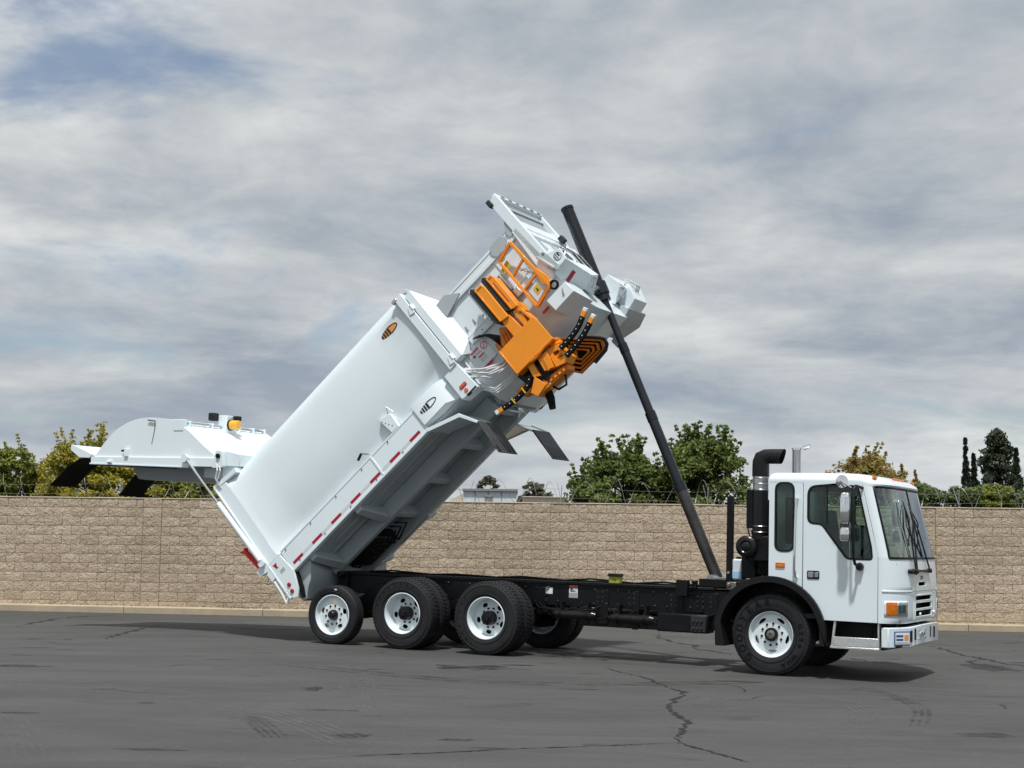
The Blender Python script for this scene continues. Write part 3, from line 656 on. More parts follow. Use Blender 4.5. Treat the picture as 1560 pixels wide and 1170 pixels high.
# axles
for x,z in ((0,.53),(-1.428,.53),(-2.712,.452),(4.31,.545)):
    b=MB(); b.cyl((x,-.95,z),(x,.95,z),.09,n=14)
    if z==.53: b.lathe([(.0,-.16),(.18,-.12),(.22,0),(.18,.12),(0,.16)],(x,0,z),20)
    cs(b,'axle','frameblack',.004)
    for s in (-1,1):
        b=MB(); b.cyl((x,s*.60,z),(x,s*.86,z),.205,n=26); cs(b,'brake_drum','frameblack',0)
for s in (-1,1):
    b=MB(); b.prism([(-1.75,.58),(-1.2,.50),(-.72,.66),(-.2,.50),(.32,.58),(.32,.66),(-.2,.62),(-.72,.82),(-1.2,.62),(-1.75,.66)],s*.50-.05,s*.50+.05); cs(b,'walking_beam')
    b=MB(); b.prism([(-2.95,.50),(-2.4,.46),(-2.0,.78),(-2.2,.95),(-2.6,.72),(-2.95,.66)],s*.5-.05,s*.5+.05); cs(b,'suspension_arm')
    b=MB(); b.box(3.5,5.1,s*.42-.05,s*.42+.05,.64,.70); b.box(3.6,5.0,s*.42-.05,s*.42+.05,.60,.635); cs(b,'leaf_spring')
b=MB(); b.box(-3.06,-2.88,-.50,.50,.86,1.10); b.cyl((-2.97,-.62,1.06),(-2.97,.62,1.06),.05,n=16); cs(b,'body_hinge')
b=MB(); b.box(4.1,5.6,-.55,.55,.70,1.22); cs(b,'engine_block','frameblack',.03)
# ---------------------------------------------------------------- wheels
def tyregeo(Rr,W,drive):
    h=W/2; pr=[(.295,h*.78),(.305,h*.86),(.34,h*.93),(.30+.45*(Rr-.30),h*.99),(.30+.68*(Rr-.30),h*1.0),(.30+.84*(Rr-.30),h*.965),(Rr-.022,h*.90),(Rr-.006,h*.80)]
    tr=[]
    g=.012
    for a in (.60,.22): tr+=[(Rr,h*(a+.05)),(Rr-g,h*(a+.035)),(Rr-g,h*(a-.035)),(Rr,h*(a-.05))]
    half=pr+tr
    prof=[(r,-x) for r,x in half]+[(r,x) for r,x in reversed(half)]
    b=MB(); b.lathe(prof,n=72)
    # ridges on the sidewall
    for rr_ in (.36,Rr-.055): b.lathe([(rr_-.004,-h*.985),(rr_,-h*1.0-.005),(rr_+.004,-h*.985)],n=72)
    if drive:
        nb=54
        for k in range(nb):
            for j,(y0,y1) in enumerate(((-.92,-.58),(-.5,-.06),(.06,.5),(.58,.92))):
                a0=2*math.pi*(k+.5*(j%2))/nb; a1=a0+2*math.pi/nb*.66; sk=(.35 if j in(1,2) else .12)*2*math.pi/nb*(1 if j<2 else -1)
                q=[]
                for r in (Rr-.014,Rr+.010):
                    for aa,yy in ((a0,y0),(a1,y0),(a1+sk,y1),(a0+sk,y1)):
                        rr_=r-(.018 if abs(yy)>.8 else 0); q.append((rr_*math.cos(aa),yy*h,rr_*math.sin(aa)))
                b.hexa(q)
    else:
        nb=60
        for k in range(nb):
            for y0,y1 in ((-.93,-.68),(.68,.93)):
                a0=2*math.pi*k/nb; a1=a0+2*math.pi/nb*.72; q=[]
                for r in (Rr-.014,Rr+.004):
                    for aa,yy in ((a0,y0),(a1,y0),(a1,y1),(a0,y1)):
                        rr_=r-(.02 if abs(yy)>.8 else 0); q.append((rr_*math.cos(aa),yy*h,rr_*math.sin(aa)))
                b.hexa(q)
    return b
def rimgeo(disc,fl,dome,slot=(12.,.200,.030)):
    """flange at h=-fl; wheel disc at h=disc"""
    b=MB(); b.lathe([(.296,-fl+.012),(.3125,-fl+.004),(.3125,-fl-.004),(.302,-fl-.010),(.292,-fl+.004),(.286,-fl+.03),(.276,-fl+.05),(.268,min(disc-.02,-fl+.09) if disc>-fl+.08 else disc),(.266,disc)],n=72)
    rs=[.262,.248,.242,.235,.228,.221,.214,.207,.200,.192,.184,.176,.168,.155,.135,.105,.07]; n=120
    rows=[]
    for r in rs:
        hh=disc-dome*max(0,min(1,(.255-r)/.09))
        rows.append([(r*math.cos(2*math.pi*j/n),hh,r*math.sin(2*math.pi*j/n)) for j in range(n+1)])
    def skip(i,j):
        r=(rs[i]+rs[i+1])/2; a=((j+.5)*3-20)%72-36; return (abs(a)/slot[0])**2.6+(abs(r-slot[1])/slot[2])**2.6<1
    b.lathe([(.266,disc),(.262,disc)],n=72); b.grid(rows,skip)
    return b
def nutgeo(disc,dome):
    b=MB(); h=disc-dome
    for k in range(10):
        a=2*math.pi*(k+.3)/10; x,z=.143*math.cos(a),.143*math.sin(a); b.cyl((x,h+.002,z),(x,h-.011,z),.018,.015,n=10)
    return b
def hubgeo(kind,disc):
    b=MB()
    if kind=='front': b.lathe([(.0,disc-.05),(.088,disc-.05),(.09,disc-.045),(.09,disc+.05)],n=32)
    elif kind=='tag': b.lathe([(0,disc-.085),(.05,disc-.083),(.072,disc-.06),(.083,disc-.01),(.083,disc+.05)],n=32)
    else:
        b.lathe([(0,disc-.15),(.038,disc-.15),(.042,disc-.125),(.095,disc-.12),(.105,disc-.105),(.105,disc+.03)],n=32)
        for k in range(8):
            a=2*math.pi*k/8; b.cyl((.078*math.cos(a),disc-.12,.078*math.sin(a)),(.078*math.cos(a),disc-.138,.078*math.sin(a)),.012,n=6)
    return b
def letters(txt,r,a0,a1,size,h):
    b=MB(); n=len(txt)
    for i,chh in enumerate(txt):
        if chh==' ': continue
        a=R(a0+(a1-a0)*i/(n-1)); v,f=textmesh(chh,size,.002); t=a-math.pi/2
        b.add([(r*math.cos(a)+x*math.cos(t)-y*math.sin(t),h-.001+z,r*math.sin(a)+x*math.sin(t)+y*math.cos(t)) for x,y,z in v],f)
    return b
specs={'front':(.545,.34,False,-.085,.14,.012),'tag':(.452,.25,False,-.05,.105,.012),'dual':(.53,.275,True,.045,.118,.0),'inner':(.53,.275,True,.045,.118,.0)}
wm={}
def wheel(kind,x,y,z,flip,first):
    Rr,W,drv,disc,fl,dome=specs[kind]
    wroot=empty('wheel',truck,(x,y,z),(0,random.uniform(0,6.28) if kind!='front' else 0,math.pi if flip else 0))
    def part(key,name,maker,m,sm=40):
        if (kind,key) not in wm:
            o=maker().build(name,m,wroot,smooth=sm); wm[kind,key]=o.data
        else:
            o=link(bpy.data.objects.new(name,wm[kind,key])); o.parent=wroot
        return o
    part('t','tyre',lambda:tyregeo(Rr,W,drv),'rubber',30)
    part('r','rim',lambda:rimgeo(disc,fl,dome,(15.,.221,.019) if kind=='front' else (12.,.205,.028)),'rim',40)
    if kind!='inner':
        part('n','lug_nuts',lambda:nutgeo(disc,dome),'plastic')['kind']='stuff'; part('h','hub',lambda:hubgeo(kind,disc-dome),'black')
    if kind=='front':
        part('c','hub_cap',lambda:MB().lathe([(0,disc-.075),(.02,disc-.075),(.022,disc-.09),(.03,disc-.09),(.05,disc-.085),(.06,disc-.065),(.062,disc-.045)],n=28),'hubgrey')
        part('l','sidewall_lettering',lambda:letters('GOODYEAR',.425,226,96,.135,-W/2*1.0-.003),'letter',0)['kind']='stuff'
        part('l2','sidewall_lettering',lambda:letters('G296 WHA',.425,18,-64,.095,-W/2*1.0-.003),'letter',0)['kind']='stuff'
    elif kind=='dual':
        part('l','sidewall_lettering',lambda:letters('GOODYEAR',.44,250,150,.05,-W/2*1.0),'letter',0)['kind']='stuff'
    elif kind=='tag':
        part('l','sidewall_label',lambda:MB().hexa([(-.395,-W/2-.004,-.10),(-.375,-W/2-.004,-.10),(-.375,-W/2-.001,-.10),(-.395,-W/2-.001,-.10),(-.405,-W/2-.004,-.055),(-.385,-W/2-.004,-.055),(-.385,-W/2-.001,-.055),(-.405,-W/2-.001,-.055)]),'whitelabel',0)
    return wroot
for s in (-1,1):
    fl=s>0
    wheel('front',4.31,s*1.03,.54,fl,0)
    wheel('tag',-2.712,s*1.055,.449,fl,0)
    for x in (0,-1.428):
        wheel('dual',x,s*1.082,.537,fl,0); wheel('inner',x,s*.765,.537,not fl,0)
# ---------------------------------------------------------------- cab
def ring(z,xs,xf,wf,hw=1.22,n=14,extra=()):
    """front outline from the near side round to the far side"""
    pts=[]
    for k in range(n+1):
        t=math.pi/2*k/n; pts.append((xs+(xf-xs)*math.sin(t),-hw+(hw-wf)*(1-math.cos(t)),z))
    ys=sorted(set([-.58,-.42,.02,.40]+list(np.linspace(-wf,wf,9)[1:-1])))
    pts+=[(xf+.012*(1-(y/wf)**2),y,z) for y in ys]
    for k in range(n,-1,-1):
        t=math.pi/2*k/n; pts.append((xs+(xf-xs)*math.sin(t),hw-(hw-wf)*(1-math.cos(t)),z))
    return pts
NC=15
def xsz(z): return 5.755 if z<1.65 else 5.755-(z-1.65)/(2.60-1.65)*.222
lv=[(.765,6.045,.70),(.80,6.075,.70),(.84,6.08,.70),(.92,6.08,.70),(.945,6.08,.70),(1.02,6.08,.70),(1.05,6.08,.70),(1.115,6.08,.70),(1.16,6.08,.70),(1.172,6.072,.70),(1.184,6.086,.70),(1.24,6.084,.70),(1.295,6.08,.70),(1.42,6.07,.71),(1.55,6.055,.72),(1.605,6.048,.72)]
rows=[ring(z,xsz(z),xf,wf) for z,xf,wf in lv]
zs=[l[0] for l in lv]; ycols=[p[1] for p in rows[0]]
def gskip(i,j):
    z0=zs[i]; y0=ycols[j]; y1=ycols[j+1]; fr=(NC-1<=j<len(ycols)-NC)
    if not fr: return False
    if z0 in (.84,.945,1.05) and y0>=-.581 and y1<=.401: return True
    if z0==1.24 and y0>=-.421 and y1<=.021: return True
b=MB(); b.grid(rows,gskip)
# A pillars beside the windscreen
T22=4
zt=[1.605,1.9,2.2,2.53]
pr=[ring(z,xsz(z),6.048-(z-1.605)/(2.53-1.605)*.228,.72-(z-1.605)/.925*.12) for z in zt]
b.grid([r[:T22+1] for r in pr]); b.grid([r[-T22-1:] for r in pr])
b.grid([pr[-1],ring(2.565,xsz(2.56),5.835,.60)])
cab=b.build('cab','white',truck,solid=.012,smooth=50)
def cc(bb,n,m='white',bev=0,sm=40,**k): return bb.build(n,m,cab,bevel=bev,smooth=sm,**k)
# roof
def rring(z,xr,xs,xf,hw,wf):
    f=ring(z,xs,xf,wf,hw); return [(xr,-hw+.0,z)]+f+[(xr,hw,z)]
rr=[rring(2.565,4.28,xsz(2.56),5.835,1.22,.60),rring(2.60,4.28,5.53,5.815,1.225,.60),rring(2.645,4.285,5.48,5.735,1.215,.55),rring(2.685,4.30,5.40,5.62,1.17,.5),rring(2.705,4.34,5.3,5.48,1.09,.5),rring(2.715,4.45,5.1,5.2,.9,.45)]
b=MB(); b.grid([r+[r[0]] for r in rr]); k=len(b.v); b.add(rr[-1],[tuple(range(len(rr[-1])))]); cc(b,'roof','white',sm=60)
# rear wall and floor
def sell(cx_,cy_,cz,rx,ry,rz,e=.42):
    pw=lambda v,k: math.copysign(abs(v)**k,v); rows=[]
    for i in range(15):
        t=-math.pi/2+math.pi*i/14; rows.append([(cx_+rx*pw(math.cos(t),e)*pw(math.cos(u),e),cy_+ry*pw(math.cos(t),.8)*pw(math.sin(u),.8),cz+rz*pw(math.sin(t),e)) for u in np.linspace(0,2*math.pi,25)])
    return MB().grid(rows)
b=MB(); b.prism([(-1.215,1.37),(1.215,1.37),(1.215,2.6),(-1.215,2.6)],4.28,4.30,holes=[rnd(rect(-.55,.55,1.75,2.4),.08)],ax='x'); cc(b,'rear_wall')
b=MB(); b.prism(rnd(rect(-.55,.55,1.75,2.4),.08),4.286,4.292,ax='x'); cc(b,'rear_window','glass')
b=MB(); b.box(4.75,5.74,-1.17,1.17,.78,.84); b.box(4.30,4.75,-1.17,1.17,1.32,1.36); b.box(5.70,6.0,-1.05,1.05,.78,.82); cc(b,'floor','interior')
b=MB(); b.box(4.30,5.5,-.42,.42,.9,1.5); cc(b,'engine_cover','interior',.05)
arch=[(4.31+.768*math.cos(R(a)),.545+.768*math.sin(R(a))) for a in range(92,16,-5)]
rearp=[(4.742,2.618),(4.28,2.618),(4.28,1.313)]+[p for p in arch if 4.285<p[0]<4.735]+[(4.742,1.18)]
doorp=[(4.752,2.618),(4.752,1.17)]+[p for p in arch if p[0]>4.76 and p[1]>.79]+[(5.045,.768),(5.748,.765),(5.748,1.65),(5.527,2.602),(5.50,2.618)]
qwin=rnd(rect(4.361,4.629,1.649,2.576),.11,7)
dwin=rnd([(4.808,2.54),(4.808,2.03),(5.0,2.018),(5.335,1.573),(5.685,1.573),(5.668,1.75),(5.488,2.543)],[.14,.14,.10,.10,.05,.1,.04],6)
for s in (-1,1):
    def yy(a,b_): return (a*s,b_*s) if s>0 else (b_*s,a*s)
    b=MB(); b.prism(rearp,*yy(1.19,1.22),holes=[qwin]); cc(b,'corner_panel','white',.004)
    b=MB(); b.prism(doorp,*yy(1.19,1.223),holes=[dwin]); cc(b,'door','white',.005)
    for nm,pl in (('quarter_window',qwin),('door_window',dwin)):
        b=MB(); b.prism(inset(pl,-.004),*yy(1.185,1.2265),holes=[inset(pl,.022)]); cc(b,'window_seal','plastic',.002)
        b=MB(); b.prism(inset(pl,.018),*yy(1.205,1.210)); cc(b,nm,'glass',sm=0)
    b=MB(); b.box(5.06,5.08,*yy(1.198,1.215),2.02,2.53); cc(b,'window_divider','plastic')
    b=MB(); b.prism(rnd(rect(4.812,4.979,1.30,1.41),.02),*yy(1.224,1.232)); cc(b,'handle_surround','plastic',.003)
    b=MB(); b.prism(rnd(rect(4.83,4.90,1.32,1.395),.012),*yy(1.232,1.240)); cc(b,'door_handle','chrome',.003); b=MB(); b.prism(rnd(rect(4.915,4.965,1.325,1.39),.01),*yy(1.232,1.238)); cc(b,'door_handle','steel',.003)
    b=MB(); b.prism(rnd(rect(4.38,4.509,1.437,1.502),.01),*yy(1.22,1.236)); cc(b,'side_marker','amber',.005)
    b=MB(); b.box(4.40,4.49,*yy(1.236,1.238),1.462,1.476); cc(b,'side_marker_bar','decalorange')
    b=MB(); b.tube([(4.672,s*1.22,2.36),(4.674,s*1.275,2.355),(4.668,s*1.285,2.25),(4.655,s*1.285,1.6),(4.655,s*1.285,1.42),(4.668,s*1.275,1.33),(4.672,s*1.22,1.31)],.0165,10); cc(b,'grab_handle','chrome',0,60)
    # mirrors
    b=MB(); b.tube([(5.545,s*1.215,2.51),(5.50,s*1.40,2.53),(5.475,s*1.43,2.48),(5.478,s*1.44,2.2),(5.482,s*1.44,1.62),(5.495,s*1.40,1.52),(5.515,s*1.26,1.48)],.020,8); cc(b,'mirror_arm','plastic',0,60)
    b=MB(); b.lathe([(0,-.05),(.045,-.045),(.055,0),(.05,.03)],n=16); b.v=[(x+5.518,s*(1.25)+y*(-1 if s>0 else 1),z+1.485) for x,y,z in b.v]; cc(b,'mirror_mount','plastic',0,60)
    cc(sell(5.375,s*1.445,2.237,.068,.055,.205),'mirror','chrome',0,80)
    cc(sell(5.378,s*1.445,1.902,.066,.055,.094),'mirror','chrome',0,80)
    b=MB(); b.lathe([(0,-.045),(.035,-.04),(.065,-.022),(.085,.0),(.086,.01),(0,.012)],n=24); b.v=[(5.33+y*.6+x*.75,s*1.46+x*.66,2.585+z) for x,y,z in b.v]; cc(b,'convex_mirror','chrome',0,60)
    b=MB(); b.tube([(5.33,s*1.5,2.585),(5.46,s*1.47,2.50)],.01,6); cc(b,'mirror_bracket','steel')
    # steps
    b=MB(); b.box(5.02,5.90,*yy(.80,.86),.45,.765); cc(b,'step_well','frameblack')
    b=MB(); b.box(5.16,5.75,*yy(.9,1.205),.445,.465); b.box(5.16,5.75,*yy(1.195,1.21),.445,.565); cc(b,'step_tread','alum',.006)
    b=MB(); b.box(5.12,5.77,*yy(1.0,1.215),.41,.44); cc(b,'step_rail','alum',.006)
    b=MB(); b.prism([(5.13,.43),(5.16,.43),(5.20,.765),(5.17,.765)],*yy(1.15,1.205)); cc(b,'step_bracket','alum',.004); b=MB(); b.box(5.745,5.765,*yy(1.1,1.205),.43,.765); cc(b,'step_bracket','alum',.004)
    b=MB(); b.box(5.78,5.92,*yy(.7,.92),.46,.76); cc(b,'step_backing','frameblack')
    # wheel arch
    ao=[(4.31+.775*math.cos(R(a)),.545+.775*math.sin(R(a))) for a in range(-9,172,6)]+[(3.555,.62),(3.565,.36),(3.70,.36)]
    ai=[(4.31+.69*math.cos(R(a)),.545+.69*math.sin(R(a))) for a in range(168,-8,-6)]+[(5.02,.43),(5.09,.43)]
    b=MB(); b.prism(ao+ai,*yy(.84,1.285)); cc(b,'wheel_arch','plastic',.02,30)
    b=MB(); b.prism([(4.31+.72*math.cos(R(a)),.545+.72*math.sin(R(a))) for a in range(10,171,8)],*yy(.66,.68)); cc(b,'arch_liner','frameblack')
    b=MB(); b.prism(ao[:-3]+[(4.31+.70*math.cos(R(a)),.545+.70*math.sin(R(a))) for a in range(168,-8,-6)],*yy(.70,.84)); cc(b,'inner_arch','frameblack')
# windscreen
def wsrow(off): return [[(p[0]+off*.8,p[1]*(1+off*.4),p[2]+off*.3) for p in r[T22:len(r)-T22]] for r in [ring(z,xsz(z),6.048-(z-1.605)/.925*.228,.72-(z-1.605)/.925*.12) for z in np.linspace(1.605,2.53,10)]]
W_=wsrow(.002); b=MB(); b.grid(W_); cc(b,'windscreen','wsglass',sm=80,recalc=False)
n=len(W_[0]); path=[W_[0][i] for i in range(n)]+[W_[i][-1] for i in range(1,10)]+[W_[-1][i] for i in range(n-2,-1,-1)]+[W_[i][0] for i in range(8,-1,-1)]
b=MB(); b.tube(path+[path[0]],.018,6,cap=False); cc(b,'windscreen_seal','plastic',0,60)
cxl=[Vector(W_[i][n//2]) for i in range(10)]; b=MB(); b.tube([c+Vector((.004,0,0)) for c in cxl],.007,5); cc(b,'windscreen_divider','plastic')
# wipers
def wip(base,elbow,tip,nm='wiper'):
    b=MB(); b.tube([base,elbow,tip],[.013,.010,.007],6); b.tube([Vector(elbow)+Vector((.01,-.10,-.25)),Vector(elbow)+Vector((.0,-.03,.1)),Vector(tip)+Vector((-.015,.0,.06))],.009,5); cc(b,nm,'plastic',0,50)
wip((6.115,-.66,1.46),(6.02,-.60,2.02),(5.93,-.55,2.30)); wip((6.12,-.60,1.46),(6.02,-.38,2.05),(5.94,-.28,2.28)); wip((6.115,.22,1.44),(6.03,-.12,1.98),(5.95,-.18,2.2))
b=MB(); b.box(6.055,6.12,-.86,.28,1.43,1.455); b.cyl((6.06,-.86,1.44),(6.13,-.86,1.44),.028,n=10); b.cyl((6.06,-.66,1.44),(6.15,-.66,1.44),.034,n=10); b.cyl((6.06,.22,1.44),(6.14,.22,1.44),.03,n=10); cc(b,'wiper_bar','plastic',.004)
b=MB(); b.tube([(6.06,-.86,1.43),(6.13,-.80,1.41),(6.14,-.72,1.40),(6.1,-.68,1.43)],.01,5); cc(b,'wiper_link','plastic')
# grille: dark cavity behind the openings with edge lips
for z0,z1,y0,y1 in ((.84,.92,-.58,.40),(.945,1.02,-.58,.40),(1.05,1.115,-.58,.40),(1.24,1.295,-.42,.02)):
    b=MB(); b.box(5.86,5.94,y0-.05,y1+.05,z0-.03,z1+.03); cc(b,'grille_cavity','flap')
    b=MB(); b.prism([(y0-.02,z0-.018),(y1+.02,z0-.018),(y1+.03,z1+.014),(y0-.03,z1+.014)],6.075,6.10,holes=[rnd([(y0+.01,z0+.004),(y1-.01,z0+.004),(y1,z1-.004),(y0,z1-.004)],.012)],ax='x'); cc(b,'grille_slat','white',.006)
    b=MB(); b.grid([[(6.068,y,z) for y in (y0,y1)] for z in (z0+.2*(z1-z0),z0+.75*(z1-z0))]); 
b=MB(); b.box(6.088,6.098,-.29,-.13,1.325,1.385); cc(b,'badge','steel',.004)
b=MB(); b.box(6.098,6.100,-.28,-.14,1.338,1.35); b.box(6.098,6.100,-.28,-.14,1.358,1.374); cc(b,'badge_mark','decal')
b=MB(); b.prism([(-.66,.80),(.62,.80),(.64,1.165),(-.66,1.165)],6.083,6.094,holes=[rect(-.625,.59,.825,1.14)],ax='x'); cc(b,'grille_surround','white',.004)
for y in (-.5,.38):
    b=MB(); b.cyl((6.09,y+.17,.87),(6.115,y+.17,.87),.022,n=12); cc(b,'tow_cover','white',.004)
# headlights wrapped on the corner
def patch(t0,t1,z0,z1,off,s,n=8,m=4):
    rows=[]
    for i in range(m+1):
        z=z0+(z1-z0)*i/m; r=[]
        for k in range(n+1):
            t=R(t0+(t1-t0)*k/n); x=5.755+(6.08-5.755)*math.sin(t); y=-1.22+.52*(1-math.cos(t)); nx,ny=Vector((math.sin(t)/.325,-math.cos(t)/.52)).normalized(); r.append((x+nx*off,s*-(y+ny*off),z))
        rows.append(r)
    return rows
for s in (-1,1):
    b=MB(); b.grid(patch(13,68,.850,1.055,.006,s)); cc(b,'headlight_bezel','white',solid=.012,sm=60)
    b=MB(); b.grid(patch(17,40,.868,1.04,.016,s)); cc(b,'turn_signal','amber',solid=.012,sm=60,bev=.006)
    b=MB(); b.grid(patch(40.5,64,.868,1.04,.014,s)); cc(b,'headlight','chrome',solid=.008,sm=60)
    b=MB(); b.grid(patch(49,60,.90,1.01,.022,s)); cc(b,'lamp_reflector','steel',solid=.012,sm=60,bev=.006)
    b=MB(); b.grid(patch(41,63,.87,1.038,.030,s)); cc(b,'headlight_lens','wsglass',sm=60)
    b=MB(); b.grid(patch(8,88,1.166,1.19,.010,s,14,2)); cc(b,'swage_line','white',solid=.014,sm=60,bev=.005)
    b=MB(); b.grid([[p for p in r] for r in patch(1,6,.80,1.62,-.002,s,2,6)]); 
# marker lamps on the roof brow
for x,y,z in ((5.64,-1.06,2.655),(5.70,-.22,2.655),(5.70,0,2.655),(5.70,.22,2.655),(5.66,1.06,2.655)):
    b=MB(); b.prism(rnd(rect(y-.055,y+.055,z-.022,z+.022),.015),x+.0,x+.045,ax='x'); cc(b,'marker_lamp','amber',.008)
# interior
for y in (-.72,.72):
    b=MB(); b.prism(rnd([(4.55,1.3),(5.05,1.28),(5.1,1.42),(4.72,1.46),(4.62,2.25),(4.48,2.25)],.05),y-.24,y+.24); cc(b,'seat','interior',.03)
b=MB(); b.prism(rnd([(5.6,.9),(5.95,.9),(5.97,1.56),(5.75,1.62),(5.58,1.5)],.04),-1.1,1.1); cc(b,'dashboard','interior',.02)
b=MB(); b.lathe([(.2+.016*math.cos(a),.016*math.sin(a)) for a in np.linspace(0,2*math.pi,9)[:-1]],n=28,closed=True); b.tube([(-.2,0,0),(0,.03,0),(.2,0,0)],.014,6)
o=cc(b,'steering_wheel','plastic',0,60); o.location=(5.45,-.72,1.62); o.rotation_euler=(R(90),0,0); o.rotation_euler=(0,0,0); o.matrix_local=Matrix.Translation((5.45,-.72,1.66))@Matrix.Rotation(R(-55),4,'Y')@Matrix.Rotation(R(90),4,'X')
b=MB(); b.tube([(5.47,-.72,1.64),(5.62,-.72,1.3)],.03,8); cc(b,'steering_column','plastic')
b=MB(); b.box(4.31,5.5,-1.1,1.1,2.53,2.56); cc(b,'headliner','interior')
# bumper
bp_=[(5.885,-1.205),(6.09,-.88),(6.105,-.3),(6.105,.3),(6.09,.88),(5.885,1.205)]
inn=[(x-.10,y*.985) for x,y in reversed(bp_)]
b=MB()
def bz(y,top): return (.735 if top else .475)-.02*abs(y)
poly=bp_+inn; n=len(poly)
b.add([(x,y,bz(y,0)) for x,y in poly]+[(x,y,bz(y,1)) for x,y in poly],[tuple(range(n)),tuple(range(2*n-1,n-1,-1))]+[(i,(i+1)%n,n+(i+1)%n,n+i) for i in range(n)])
bump=b.build('bumper','white',truck,bevel=.012)
for y0,z0 in ((-.84,.60),(-.62,.615),(.30,.615),(.56,.60)):
    b=MB(); b.prism(rnd(rect(y0-.03,y0+.03,z0-.075,z0+.075),.02),6.085,6.1085,ax='x'); b.build('bumper_slot','frameblack',bump)
for y0,z0 in ((-.30,.61),(-.16,.61)):
    b=MB(); b.prism(rnd(rect(y0-.06,y0+.06,z0-.03,z0+.03),.025),6.10,6.125,ax='x'); b.build('tow_hook','chrome',bump,bevel=.006)
for y0 in (-.42,-.05):
    for z0 in (.55,.66):
        b=MB(); b.cyl((6.10,y0,z0),(6.122,y0,z0),.018,n=8); b.build('bolt','chrome',bump)
# dealer plate on the angled bumper end
e0=Vector((5.885,-1.205,0)); e1=Vector((6.09,-.88,0)); ed=(e1-e0).normalized(); en=Vector((ed.y,-ed.x,0))
def bplate(u0,u1,z0,z1,off,th,nm,m):
    b=MB(); q=[]
    for z in (z0,z1):
        for u,o_ in ((u0,off),(u1,off),(u1,off+th),(u0,off+th)): p=e0+ed*u+en*o_; q.append((p.x,p.y,z))
    b.hexa(q); b.build(nm,m,bump,bevel=.001)
bplate(.10,.375,.485,.665,.002,.010,'dealer_plate','bluelabel'); bplate(.112,.363,.50,.65,.0122,.002,'plate_face','whitelabel')
bplate(.125,.25,.545,.62,.0145,.001,'plate_print','bluelabel'); bplate(.27,.345,.545,.62,.0145,.001,'plate_print','decalorange'); bplate(.125,.34,.512,.528,.0145,.001,'plate_print','decalgrey'); bplate(.125,.25,.572,.588,.016,.001,'plate_print','whitelabel')
b=MB(); b.box(5.6,6.0,-.9,.9,.45,.70); b.build('front_cross_member','frameblack',truck,bevel=.01)
b=MB(); b.prism([(5.78,.41),(6.02,.46),(6.02,.49),(5.76,.44)],-1.1,-.7); b.build('tow_bracket','frameblack',truck,bevel=.004)
# ---------------------------------------------------------------- air intake, exhaust, post, bottle behind the cab
b=MB(); y0=-.92
path=[(4.06,y0,2.66),(4.06,y0,2.79),(4.062,y0,2.86),(4.08,y0,2.91),(4.13,y0,2.935),(4.20,y0,2.937),(4.35,y0,2.937)]
rowsx=[]
for i,p in enumerate(path):
    d=(Vector(path[min(i+1,len(path)-1)])-Vector(path[max(i-1,0)])).normalized(); nrm=Vector((-d.z,0,d.x)); q=[]
    for j in range(17):
        a=2*math.pi*j/16; k=.108*(1 if i<4 else .92); c_=math.copysign(abs(math.cos(a))**.75,math.cos(a)); s_=math.copysign(abs(math.sin(a))**.75,math.sin(a)); 
        pt=Vector(p)+nrm*(k*c_)+Vector((0,1,0))*(k*s_)
        if i==len(path)-1: pt.x+=.10*(c_*.5+.3)*.6
        q.append(tuple(pt))
    rowsx.append(q)
b.grid(rowsx); intake=b.build('air_intake','plastic',truck,smooth=50,solid=.006)
b=MB(); b.cyl((4.06,y0,2.46),(4.06,y0,2.66),.106,n=24); b.build('steel_duct','steel',intake)
for z in (2.48,2.56,2.64):
    b=MB(); b.lathe([(.108,-.008),(.112,0),(.108,.008)],n=24); b.v=[(x+4.06,z_+y0,y+z) for x,y,z_ in b.v]; b.build('duct_clamp','steel',intake)
b=MB(); b.cyl((4.06,y0,1.90),(4.06,y0,2.47),.108,n=24); b.build('filter_canister','black',intake,bevel=.006)
b=MB(); b.cyl((4.05,y0,1.80),(4.05,y0,1.92),.10,n=20); b.build('lower_duct','plastic',intake)
b=MB(); b.lathe([(0,-.25),(.05,-.25),(.07,-.235),(.09,-.25),(.13,-.245),(.155,-.22),(.16,0),(.16,.2),(0,.2)],n=32); b.v=[(x*.95+3.91,y-.84,z*.95+1.70) for x,y,z in b.v]; b.build('air_cleaner_drum','black',intake,smooth=40)
b=MB(); b.box(3.98,4.27,-1.0,-.7,1.50,1.85); b.build('duct_box','frameblack',intake,bevel=.02)
b=MB(); b.prism(rnd(rect(3.87,3.97,1.95,2.48),.02),-.95,-.80); b.build('radiator_side','frameblack',intake,bevel=.01)
b=MB(); b.box(3.9,4.26,-.7,.9,1.3,2.35); b.build('radiator','frameblack',intake,bevel=.02)
for i in range(7):
    b=MB(); x=3.9+i*.05; b.tube([(x,-.96,1.95-i*.03),(x+.06,-1.0,1.75),(x+random.uniform(-.1,.1),-.98,1.55),(x+.1,-.9,1.32)],.011,6); b.build('cable','flap',intake)
for z in (1.98,1.90):
    b=MB(); b.lathe([(.110,-.006),(.114,0),(.110,.006)],n=24); b.v=[(x+4.06,z_+y0,y+z) for x,y,z_ in b.v]; b.build('canister_band','steel',intake)
ex=MB(); ex.cyl((4.02,.9,1.3),(4.02,.9,3.14),.063,n=20); exo=ex.build('exhaust_stack','steel',truck,smooth=40)
b=MB(); b.cyl((4.02,.9,3.13),(4.02,.9,3.16),.075,n=20); b.box(3.97,4.13,.87,.93,3.16,3.175); b.cyl((4.13,.9,3.175),(4.22,.9,3.20),.045,.03,n=14); b.build('rain_flap','chrome',exo,smooth=40)
